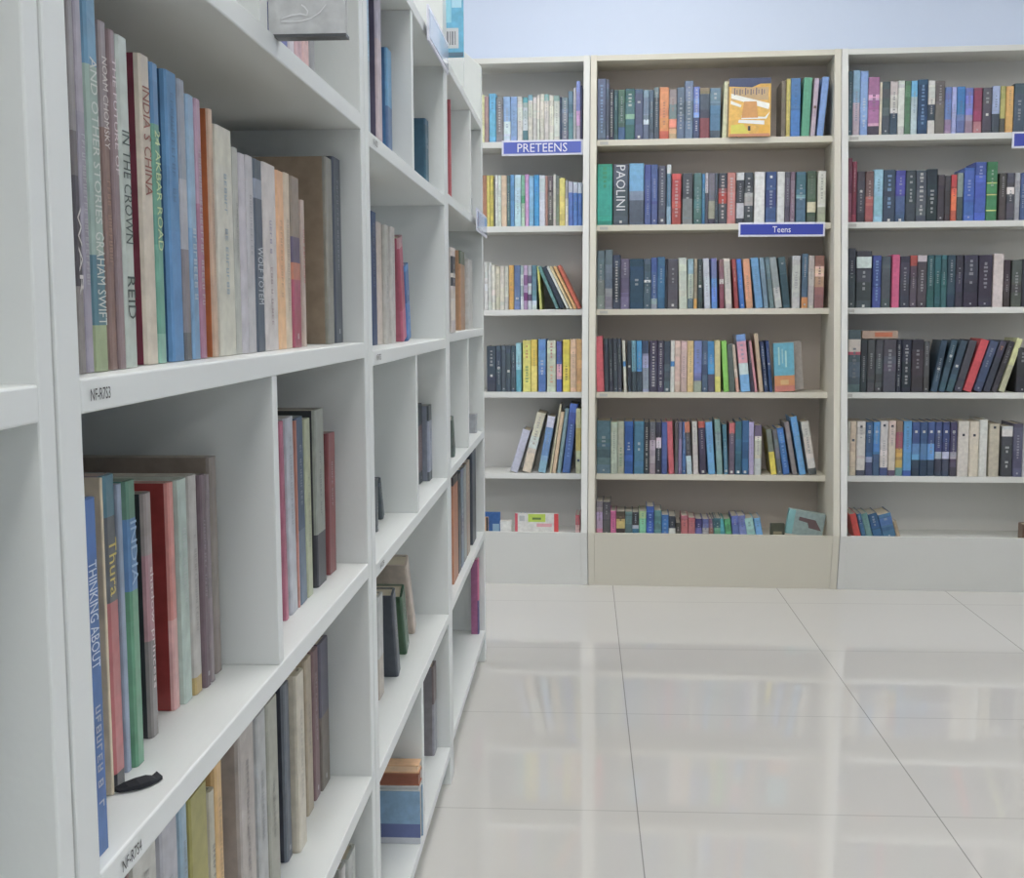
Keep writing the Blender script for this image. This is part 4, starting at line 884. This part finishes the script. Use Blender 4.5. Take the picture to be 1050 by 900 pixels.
D,3,-0.014,2.8903~0.0569~0.2404~0~1:68788e~~~~
D,3,-0.014,2.9556~0.0672~0.2388~0~1:8f9492~~~~
D,3,-0.014,3.033~0.0761~0.2413~0~1:a08c7a~~~~
D,3,-0.014,3.1806~0.1095~0.2508~0~1:38424e~~~~dark navy book, sixth from the left, fourth visible shelf of far white unit
D,4,-0.014,3.3471~0.027~0.2164~0~0.55:c05c84|1:584c80~n~~s~magenta and purple-blue book standing alone, fifth visible shelf of the far white unit'''
ROWNAME = {1: 'top', 2: 'second', 3: 'third', 4: 'fourth', 5: 'fifth', 6: 'bottom'}
CASE = {1: 'preteens bookcase', 2: 'teens bookcase', 3: 'right-hand bookcase'}
VR = {0: 'top', 1: 'second', 2: 'third', 3: 'fourth', 4: 'fifth'}
VU = {'B': 'near white unit', 'C': 'middle white unit', 'D': 'far white unit'}
A0 = {1: -.602, 2: .302, 3: 1.206}
rest = MB()
for ln in DATA.split('\n'):
    pos, w_, h_, an, bs, ms, cov, fl, label = ln.split('~')
    w_ = float(w_); h_ = float(h_); an = float(an)
    pp = pos.split(',')
    bands = parse_bands(bs)
    marks = [q for q in ms.split(';') if q]
    avg = [sum(c[i] * (q - p) for p, q, c in bands) for i in range(3)]
    fr = random.Random(len(ln))
    if pp[0] in '123':
        c, r = int(pp[0]), int(pp[1]); a = float(pp[2])
        off = FR - .002 - .004 * rnd.random() if r < 6 else -.12 - .006 * rnd.random()
        z = ZS[r] + .0005
        loc = Vector(back(a, off, z)); rz = PHI; d = .125 + .03 * rnd.random()
        group = 'books on the %s shelf of the %s' % (ROWNAME[r], CASE[c])
        covb = [(0, 1, avg)]; fine = False
    else:
        u, r = pp[0], int(pp[1]); x, y = float(pp[2]), float(pp[3])
        z = lev(r, u) + .0005
        loc = Vector((x, y, z)); rz = math.pi / 2; d = min(DEPTH + x - .006, .13 + .03 * rnd.random())
        if 'd' in fl: d = DEPTH + x - .004
        if 's' in fl: d = .022
        group = 'books on the %s visible shelf of the %s' % (VR[r], VU[u])
        covb = [(0, 1, blin(cov))] if cov else [(0, 1, avg)]; fine = True
    loc.z += w_ * abs(math.sin(an)) if an > 0 else 0
    if label:
        make_book(loc, rz, w_, h_, d, an, bands, covb, marks, 'w' in fl, fine, label, group)
    else:
        T = Matrix.Translation(loc) @ Matrix.Rotation(rz, 4, 'Z') @ Matrix.Rotation(an, 4, 'Y')
        n0 = len(rest.f); t, rr = cover_geo(rest, w_, h_, d, bands, covb, T, .07 if 'n' in marks else .24)
        page_geo(rest, w_, h_, d, t, rr, T, (.55, .52, .44))
        add_marks(rest, w_, h_, bands, [q for q in marks if not q.startswith('tx=')], False, T)
if rest.f:
    o = rest.build('books', M['cover']); tag(o, 'narrow and half-hidden books filling in between the wider books on the bookcases and units', 'books', None, 'stuff')
# ------------------------------------------------------------------ books standing cover-out and other single items
def C(h): return blin(h)
def face_book(loc, rz, wid, h, thk, cover, spine, art, label, group=None, wrap=False, tiltx=0):
    """cover faces local -Y, spine on the local left (x=0)"""
    t = min(.0025, thk * .16)
    b = MB()
    b.box((0, 0, 0), (wid, t, h), C(cover)); b.box((0, thk - t, 0), (wid, thk, h), C(cover)); b.box((0, t, 0), (t, thk - t, h), C(spine))
    o = b.build('book', M['cover_wrap' if wrap else 'cover'], None, .0006)
    o.location = loc; o.rotation_euler = (tiltx, 0, rz); tag(o, label, 'book', group)
    b = MB(); b.box((t, t, .003), (wid - .003, thk - t, h - .003)); b.build('page_block', M['paper'], o)
    b = MB()
    for k, (poly, c) in enumerate(art):
        b.face([(x * wid, -.0004 - k * .00006, z * h) for x, z in poly], C(c))
    if b.f: b.build('cover_print', M['title'], o)
    return o
def rect(x0, x1, z0, z1): return [(x0, z0), (x1, z0), (x1, z1), (x0, z1)]
# yellow cover-out book on the top shelf of the teens bookcase
art = [(rect(0, 1, .9, 1), '46506e'), ([(0, .86), (.55, .84), (1, .98), (1, 1), (0, 1)], '4a5474'), (rect(.06, .94, .62, .84), 'c8a878'),
       ([(.05, .74), (.05, .66), (.95, .46), (.97, .56)], 'f0eee0'), ([(.04, .62), (.3, .54), (.28, .5), (.04, .56)], 'eeeade'),
       ([(.3, .3), (.9, .3), (.98, .42), (.86, .33), (.3, .36)], 'f0f0e4'), ([(.22, .24), (.85, .2), (.85, .27), (.24, .29)], 'f4f2e8'),
       ([(.3, .32), (.7, .32), (.66, .6), (.36, .6)], 'd89a50'), (rect(.02, .98, .0, .05), 'd08a60'), ([(.05, .05), (.5, .05), (.35, .22), (.05, .2)], 'd6cc3c'),
       ([(.7, .06), (.98, .06), (.98, .2), (.75, .17)], 'e8b020'), (rect(.46, .52, .1, .18), '4a4a50')]
for k in range(6):
    art.append((rect(.12 + k * .13, .145 + k * .13, .71, .83 - .02 * (k % 2)), '6a6470')); art.append((rect(.175 + k * .13, .20 + k * .13, .73, .80), '8a7c78'))
make_f = face_book(back(.8055, FR + .012, 1.6414), PHI, .150, .208, .028, 'e6b440', 'c88a4a', art, 'yellow and orange book facing out in plastic wrap, top shelf of the teens bookcase', None, True)
# row four of the teens bookcase: teal and orange cover-out book with a grey one behind
o = face_book(back(.990, FR - .008, .7086), PHI, .074, .180, .02, '5cacc4', '48a0b8',
          [(rect(0, 1, 0, .33), 'd08a52'), (rect(0, 1, 0, .12), 'c87868'), (rect(.22, .3, .55, .92), 'a8d0cc'), (rect(.40, .46, .58, .88), '98c8cc'), (rect(.56, .64, .5, .84), 'a8d4d0'), (rect(.3, .7, .14, .24), 'd8b070')], 'teal and orange book facing out at the right end of the fourth shelf, teens bookcase')
o.rotation_euler = (0, -.05, PHI); o.location.z += .0005
o = face_book(back(1.000, FR - .036, .7086), PHI, .100, .182, .015, 'a09890', '8a827a', [], 'grey book leaning behind the teal and orange one, fourth shelf of the teens bookcase')
o.rotation_euler = (0, -.08, PHI); o.location.z += .0005
# bottom shelf, teens bookcase
o = face_book(back(1.030, -.10, .1660), PHI, .135, .092, .03, '8ea4a4', '5fb0b4', [([(.3, .75), (.75, .7), (.95, .3), (.6, .35), (.55, .55), (.3, .6)], '6a5458'), (rect(0, .18, 0, 1), '78b4b8')], 'teal-grey book facing out with a brown shape, bottom shelf of the teens bookcase')
o.rotation_euler = (0, .16, PHI); o.location.z += .135 * math.sin(.16) + .0005
o = face_book(back(.975, -.09, .1655), PHI, .052, .058, .02, '44483a', '3a3c30', [(rect(.2, .8, .3, .5), '8a8468')], 'small dark green slumped book on the bottom shelf of the teens bookcase')
# bottom shelf, preteens bookcase
o = face_book(back(.020, -.10, .1655), PHI, .165, .084, .012, 'd4d4d0', 'c85060', [(rect(.30, .70, .62, .98), 'b4d02c'), (rect(.40, .60, .72, .82), '5a7a30'), (rect(0, .06, 0, 1), 'd04a60'),
     (rect(.5, .85, .40, .55), 'dca0a8'), (rect(.10, .22, .65, .9), 'b0b4b4'), (rect(.9, 1, 0, 1), 'd83a40')], 'white activity book facing out with a lime green panel, bottom shelf of the preteens bookcase')
o = face_book(back(-.100, -.10, .1655), PHI, .062, .086, .02, '2c64a8', '25508a', [(rect(.55, .95, .0, .5), '88b0cc')], 'blue book facing out at the left of the bottom shelf, preteens bookcase')
o = face_book(back(-.112, -.075, .1655), PHI, .032, .072, .012, 'e0b078', '34363a', [(rect(.75, 1, 0, 1), '34363a')], 'small peach book in front of the blue one, bottom shelf of the preteens bookcase')
o = face_book(back(-.036, -.09, .1655), PHI, .042, .056, .03, 'd6d8d4', 'd6d8d4', [], 'low white booklet standing beside the blue book, bottom shelf of the preteens bookcase')
# brown thing at the photo's right edge, bottom shelf of the right-hand bookcase
o = face_book(back(1.878, -.09, .1655), PHI, .07, .066, .05, '6e5442', '6e5442', [], 'small brown book at the photo\'s right edge, bottom shelf of the right-hand bookcase')
# book lying on top of the dark books, fourth shelf of the right-hand bookcase
b = MB(); b.box((0, 0, 0), (.128, .1, .003), C('a88f7c')); b.box((0, 0, .025), (.128, .1, .028), C('a88f7c')); b.box((0, 0, .003), (.128, .003, .025), C('a88f7c'))
o = b.build('book', M['cover']); o.location = back(1.303, FR - .004, .7082 + .1985); o.rotation_euler = (0, 0, PHI)
tag(o, 'tan book lying flat on top of the dark books, fourth shelf of the right-hand bookcase', 'book')
b = MB(); b.box((.003, .003, .003), (.125, .098, .025)); b.build('page_block', M['paper'], o)
b = MB(); b.box((.045, -.0006, .006), (.108, -.0001, .022), C('c06840')); b.build('spine_title', M['title'], o)
# grey book in plastic wrap held out over the near unit's top visible shelf
art = [(rect(0, .17, .80, 1), '3c4650'), ([(.03, .80), (.17, .80), (.14, .76), (.05, .75)], '3c4650')]
o = face_book((-.006, 1.118, 1.2555), 0, .071, .20, .012, 'c4c7c8', '8c9094', art, 'grey plastic-wrapped book facing out past the edge of the top visible shelf, near unit', None, True)
b = MB()
def curve_strip(pts, wd):
    for (x0, z0), (x1, z1) in zip(pts, pts[1:]):
        dx, dz = x1 - x0, z1 - z0; n = math.hypot(dx, dz) or 1; nx, nz = -dz / n * wd, dx / n * wd
        b.face([(x0 + nx, -.0012, z0 + nz), (x1 + nx, -.0012, z1 + nz), (x1 - nx, -.0012, z1 - nz), (x0 - nx, -.0012, z0 - nz)])
M_ = None
mt2 = plain('painted_plastic_glint', 'f4f6f8', .2, .6, .01); M['glint'] = mt2  # glints on the plastic wrap, painted as thin white strips
curve_strip([(.012, .014), (.022, .017), (.03, .018), (.036, .0165), (.037, .02), (.034, .024), (.031, .026)], .0006)
curve_strip([(.012, .0115), (.03, .0115), (.04, .014), (.048, .019), (.054, .026)], .0004)
curve_strip([(.04, .046), (.05, .046), (.058, .051), (.062, .06)], .0005)
b.build('sleeve_glint', M['glint'], o)
b = MB(); b.box((-.001, -.003, -.003), (.072, .013, -.0002)); b.build('sleeve_edge', M['dark_metal'], o)
# blue book held out at the top of the far unit
art = [(rect(.38, .84, .12, .42), 'c8ccd0'), (rect(.44, .50, .17, .37), '7a8086'), (rect(.54, .57, .17, .37), '6a7076'), (rect(.60, .67, .17, .37), '82888e'), (rect(.71, .74, .17, .37), '6a7076'), (rect(.0, 1, .0, .06), '5a7a90'), (rect(.42, .6, .5, .95), '8ad0e4'), (rect(.62, .95, .72, 1), 'a8d8ec')]
o = face_book((-.026, 2.535, 1.5295), 0, .061, .135, .012, '5cb4d8', '3f7fa8', art, 'bright blue book with a barcode patch facing out at the top of the far unit', None, True)
# brown cover-out book leaning in the near unit is part of the rows; blue box-like book low in the middle unit
art = [(rect(0, 1, .0, .12), 'bcc0c8'), (rect(0, 1, .12, .38), '5c6a9c'), (rect(0, .42, .0, .72), 'b8b4bc'), (rect(.12, .2, .6, .63), '3a3a40')]
zc = lev(4, 'C') + .0008
o = face_book((-.120, 2.000, zc), 0, .120, .094, .036, '7aa0c0', '6088a8', art, 'pale blue book facing out near the floor in the middle unit')
def flat_book(loc, rz, w, d, h, col, label, pages='d6c8ac', spine_dark=None):
    b = MB(); b.box((0, 0, 0), (w, d, .002), C(col)); b.box((0, 0, h - .002), (w, d, h), C(col)); b.box((0, 0, .002), (.002, d, h - .002), C(col))
    o = b.build('book', M['cover']); o.location = loc; o.rotation_euler = (0, 0, rz); tag(o, label, 'book')
    b = MB(); b.box((.002, .001, .002), (w - .002, d - .001, h - .002), C(pages)); b.build('page_block', M['cover'], o)
    return o
flat_book((-.120, 2.001, zc + .0945), 0, .119, .034, .009, 'c4c8c8', 'thin white book lying on the pale blue one near the floor, middle unit', 'b0b4b4')
flat_book((-.118, 2.002, zc + .104), 0, .117, .032, .022, '9c5c38', 'rust brown book lying in the pile near the floor, middle unit', '8c4c30')
flat_book((-.117, 2.002, zc + .1265), 0, .115, .032, .014, 'd8a878', 'tan book lying on top of the pile near the floor, middle unit', 'e0bc94')
# black ribbon marker hanging from the red book onto the shelf
b = MB(); zr = lev(2, 'B') + .0012
pts = [(-.0360, .7760, .003), (-.0300, .7790, .006), (-.0240, .7830, .0075), (-.0190, .7900, .007), (-.0165, .7960, .0045), (-.0150, .8010, .0055)]
for (x0, y0, h0), (x1, y1, h1) in zip(pts, pts[1:]):
    for dz, s in ((0, 1),):
        w0, w1 = .0022, .0022
        A = [(x0 - w0, y0, zr), (x0 + w0, y0 - .001, zr), (x1 + w1, y1 - .001, zr), (x1 - w1, y1, zr)]
        B = [(x0 - w0, y0, zr + h0), (x0 + w0, y0 - .001, zr + h0 * .45), (x1 + w1, y1 - .001, zr + h1 * .45), (x1 - w1, y1, zr + h1)]
        b.face(B)
        for q in range(4): b.face([A[q], A[(q + 1) % 4], B[(q + 1) % 4], B[q]])
o = b.build('ribbon_marker', M['ribbon']); tag(o, 'black ribbon at the foot of the red book, third visible shelf, near unit', 'ribbon')
